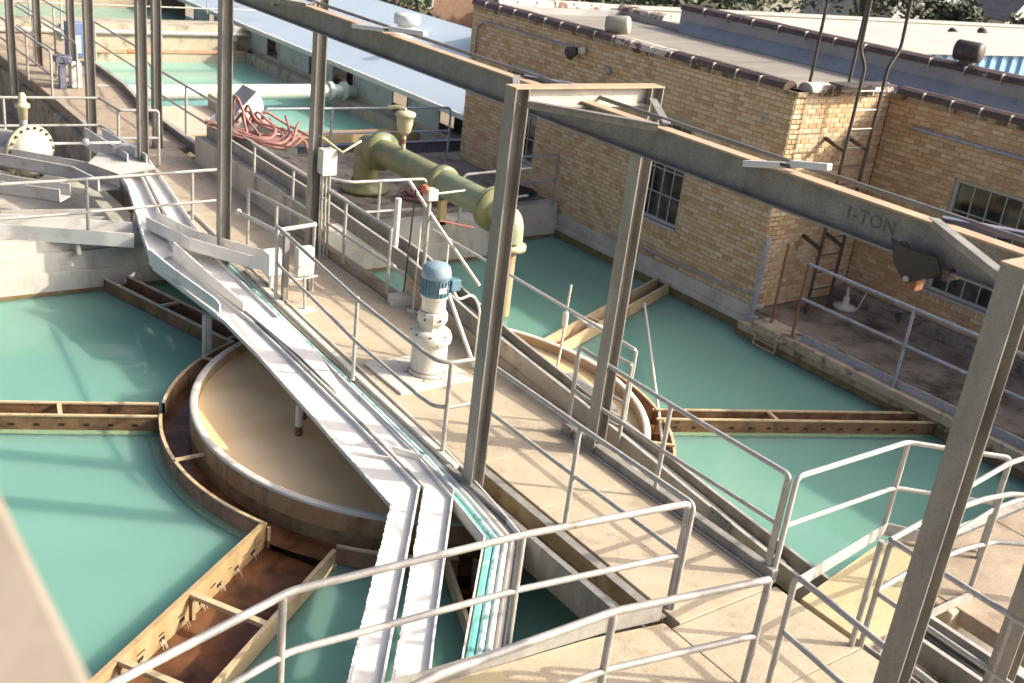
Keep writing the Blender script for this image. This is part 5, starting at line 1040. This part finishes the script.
put('collar', MB().lathe([(.42, 1.10), (.28, 1.32), (.28, 1.40)], (vx, vy, 0), 24), WHITEP, o); put('cap', MB().lathe([(.28, 1.40), (.40, 1.41), (.40, 1.66), (.37, 1.70), (0, 1.70)], (vx, vy, 0), 24), WHITEP, o)
put('skirt', MB().box((vx-.55, vy-.6, 1.0), (vx+.5, vy+.5, 1.16)), WHITEP, o)
# buildings beyond the roof
def block(name, label, a, b, m, cat='building', roofm=None, parapet=None):
    o = thing(name, label, cat, ((a[0]+b[0])/2, (a[1]+b[1])/2, a[2]))
    put('wall', MB().box(a, (b[0], b[1], b[2]-.05)), m, o); put('roof', MB().box((a[0]-.1, a[1]-.1, b[2]-.048), (b[0]+.1, b[1]+.1, b[2]+.1)), roofm or m, o)
    if parapet:
        put('parapet', MB().box((a[0]-.1, b[1]-.3, b[2]+.1), (b[0]+.1, b[1]+.1, b[2]+parapet)), WROOF, o)
    return o
o = thing('blue_building', 'flat roofed building with blue corrugated wall behind the upper parapet', 'building', (27, 17, -2))
mb = MB(); xs = []; x = 21.0; k = 0
while x < 34: xs.append((x, 16.5 if k % 2 == 0 else 16.42)); xs.append((x+.20, 16.5 if k % 2 == 0 else 16.42)); x += .26; k += 1
mb.add([(a, b, -2) for a, b in xs]+[(a, b, 2.98) for a, b in xs], [(i, i+1, len(xs)+i+1, len(xs)+i) for i in range(len(xs)-1)]); put('corrugated_wall', mb, BLUEWALL, o)
put('roof', MB().add([(20.8, 16.3, 2.98), (34.2, 16.3, 2.98), (34.2, 19.5, 3.05), (20.8, 19.5, 3.05), (20.8, 16.3, 3.06), (34.2, 16.3, 3.06), (34.2, 19.5, 3.13), (20.8, 19.5, 3.13)], [(3, 2, 1, 0), (4, 5, 6, 7), (0, 1, 5, 4), (1, 2, 6, 5), (2, 3, 7, 6), (3, 0, 4, 7)]), WROOF, o)
put('body', MB().box((21, 16.55, -2), (34, 19.4, 2.97)), SHEDW, o)
o = thing('white_roof_building', 'long low building with a bright white roof and parapet at the upper right', 'building', (34, 24, -2))
put('wall', MB().box((18.5, 19.9, -2), (50, 26.3, 1.9)), WALLC, o); put('roof', MB().box((18.4, 19.8, 1.9), (50.1, 26.4, 1.98)), mat('grey_white_roof', (.3, .29, .27), (.38, .37, .35), 1, .8, 0, .1, 10), o)
for i in range(8):
    x0 = 18.5+4*i; put('parapet_panel', MB().box((x0+.01, 25.95, 1.98), (x0+3.99, 26.2, 2.60)), WROOF, o)
put('cap', MB().box((18.4, 25.9, 2.601), (50.1, 26.25, 2.68)), WROOF, o)
for k, (x, y, z, lab) in enumerate(((34.0, 21.6, 1.98, 'dark spotlight on a post above the white roof'), (36.4, 22.0, 1.98, 'small twin lamp on a white base on the white roof'), (43.2, 21.2, 1.98, 'dark bent vent stack at the right edge of the white roof'))):
    o = thing('roof_fitting', lab, 'roof fitting', (x, y, z), 'fittings on the white roof')
    put('base', MB().box((x-.5, y-.3, z), (x+.4, y+.3, z+.16)), WPAINT, o, .02)
    put('stem', MB().tube([(x, y, z+.1), (x+.05, y, z+.8)] if k < 2 else [(x, y, z), (x, y, z+.7), (x+.5, y, z+1.0), (x+1.5, y, z+1.0)], .07 if k < 2 else .16, 8), DARKST, o)
    put('head', MB().lathe([(0, -.18), (.14, -.15), (.18, .15), (0, .18)], (x+(.05 if k < 2 else 1.5), y, z+(.85 if k < 2 else 1.0)), 12, axis=(-.6, -.6, -.2)), DARKST, o)
def house(label, x, y, w_, d_, h, rise, wm, rm, zb=-3):
    o = thing('house', label, 'house', (x, y, zb), 'houses beyond the plant')
    put('wall', MB().box((x-w_/2, y, zb), (x+w_/2, y+d_, h)).add([(x-w_/2, y, h), (x+w_/2, y, h), (x, y, h+rise-.1)], [(0, 1, 2)]), wm, o)
    rf_ = MB()
    for s_ in (-1, 1):
        a = [(x+s_*(w_/2+.35), y-.4, h-.2), (x, y-.4, h+rise), (x, y+d_+.3, h+rise), (x+s_*(w_/2+.35), y+d_+.3, h-.2)]
        rf_.add(a+[(p[0], p[1], p[2]+.14) for p in a], [(0, 1, 2, 3), (7, 6, 5, 4), (0, 1, 5, 4), (1, 2, 6, 5), (2, 3, 7, 6), (3, 0, 4, 7)])
    put('roof', rf_, rm, o)
    for i, (u, z) in enumerate(((-.28, .35), (.28, .35), (0, .9))):
        wn = put('window', MB().box((x+u*w_-.55, y-.06, h-2.0*(1-z)-.9 if i < 2 else h+.2), (x+u*w_+.55, y-.02, h-2.0*(1-z)+.5 if i < 2 else h+1.3)), WROOF, o)
        put('pane', MB().box((x+u*w_-.45, y-.08, h-2.0*(1-z)-.8 if i < 2 else h+.3), (x+u*w_+.45, y-.062, h-2.0*(1-z)+.4 if i < 2 else h+1.2)), GLASS, wn)
GH = mat('grey_house_siding', (.34, .36, .36), (.42, .44, .44), 2, .8); SH = mat('slate_shingles', (.1, .1, .11), (.16, .16, .17), 3, .9, 0, .2, 20); TH = mat('cream_house_siding', (.5, .47, .4), (.58, .55, .48), 2, .8)
house('grey gabled house with dark roof at the upper right', 71, 47, 9, 8, 1.4, 3.2, GH, SH)
house('cream gabled house at the right edge beyond the white roof', 83, 46, 8, 8, .8, 3.4, TH, SH)
house('pale house half hidden by trees above the upper parapet', 52, 50, 8, 8, .6, 3, TH, SH)
house('reddish brick house behind the blue shed roof', 27.5, 42, 6, 6, 2.5, 2.0, mat('red_brick_far', (.16, .095, .065), (.23, .145, .10), 5, .9, 0, .2, 12), SH)
def tree(label, x, y, zb, h, r, m_, seed, nleaf=2600):
    o = thing('leafy_tree', label, 'tree', (x, y, zb), 'trees beyond the plant'); R = random.Random(seed)
    tk = MB(); tk.tube([(x, y, zb), (x+.1, y, zb+h*.35), (x-.05, y+.1, zb+h*.6)], .28, 8)
    for k in range(6):
        a = R.uniform(0, 2*PI); tk.tube([(x, y, zb+h*.35), (x+r*.4*math.cos(a), y+r*.4*math.sin(a), zb+h*.6), (x+r*.7*math.cos(a), y+r*.7*math.sin(a), zb+h*.75)], .1, 6)
    put('trunk', tk, mat('bark', (.08, .06, .04), (.14, .11, .08), 6, .9), o)
    cr = MB(); cl_ = [(R.gauss(0, .42), R.gauss(0, .42), R.uniform(-.45, .5), R.uniform(.22, .42)) for _ in range(16)]
    for i in range(nleaf):
        c = R.choice(cl_); d = Vector((R.gauss(0, 1), R.gauss(0, 1), R.gauss(0, 1))).normalized()*c[3]*R.random()**.4
        p = Vector((x+(c[0]+d.x)*r, y+(c[1]+d.y)*r, zb+h*.62+(c[2]+d.z)*h*.42)); s_ = R.uniform(.12, .3)
        u = Vector((R.gauss(0, 1), R.gauss(0, 1), R.gauss(0, 1))).normalized(); v = u.orthogonal().normalized()
        cr.add([p-u*s_, p+v*s_*.5, p+u*s_, p-v*s_*.5], [(0, 1, 2, 3)], mi=R.choice((0, 0, 1)))
    put('crown', cr, [m_, LEAFL], o)
for k, (x, y, h, r, lab) in enumerate(((38, 40, 7, 4.5, 'dark leafy tree behind the roof, leftmost of the row'), (45, 44, 8, 5, 'dense dark tree behind the white roof parapet'), (58, 43, 8.5, 5, 'broad dark tree left of the grey gabled house'), (64, 41, 6, 3.5, 'small bright tree in front of the grey gabled house'), (77, 42, 5.5, 3.2, 'round shrub-like tree between the two right houses'), (22.8, 41, 5.0, 3.2, 'dark bush in front of the reddish brick house'), (30.5, 40, 6, 3.5, 'bushy tree right of the reddish brick house'))):
    tree(lab, x, y, -3, h, r, LEAFD, 20+k)
o = thing('board_fence', 'white board fence below the far trees', 'fence', (50, 36, -3))
for i in range(60): put('board', MB().box((36+i*.8, 36, -3), (36+i*.8+.72, 36.06, 1.3)), WROOF if i % 7 else SHEDW, o)
# ================================================================ water body cut around the launders (real depth for its cloudiness)
def prism_obj(poly, z0, z1):
    me = MB().prism(poly, z0, z1).mesh('cut', WATER); ob = bpy.data.objects.new('cut', me); COL.objects.link(ob); return ob
tw = bpy.data.objects['tank_water']
base_me = MB().box((-9, 4.95, -2.4), (13.6, 16.3, WZ)).mesh('tank_water', WATER)
tw.data = base_me
cuts = [prism_obj([(CX+3.165*math.cos(2*PI*i/128), CY+3.165*math.sin(2*PI*i/128)) for i in range(128)], -3, 0)]
for Lp, Rp in (([(3.88, 11.62), ext((3.80, 11.66), (2.27, 12.35), 3)], [(3.78, 11.31), ext((3.67, 11.36), (2.20, 12.03), 3)]), ([(5.40, 13.02), (4.52, 15.95)], [(5.72, 13.16), (4.86, 15.95)]),
   ([(9.62, 11.50), (13.5, 13.11)], [(9.74, 11.25), (13.5, 12.80)]), ([(9.66, 9.05), (13.3, 7.42)], [(9.52, 8.82), (13.3, 7.10)]), ([(5.56, 7.22), (4.75, 5.1)], [(5.30, 7.32), (4.45, 5.1)]), ([(7.98, 7.28), (8.75, 5.1)], [(7.72, 7.18), (8.45, 5.1)]), (A_W, B_W)):
    cuts.append(prism_obj([ext(Lp[1], Lp[0], 1.06), Lp[1], Rp[1], ext(Rp[1], Rp[0], 1.06)], -3, 0))
for c in cuts:
    md = tw.modifiers.new('cut', 'BOOLEAN'); md.operation = 'DIFFERENCE'; md.object = c; md.solver = 'EXACT'
dg = bpy.context.evaluated_depsgraph_get(); dg.update(); me = bpy.data.meshes.new_from_object(tw.evaluated_get(dg))
tw.modifiers.clear(); tw.data = me; me.name = 'tank_water'
for c in cuts: bpy.data.objects.remove(c, do_unlink=True)
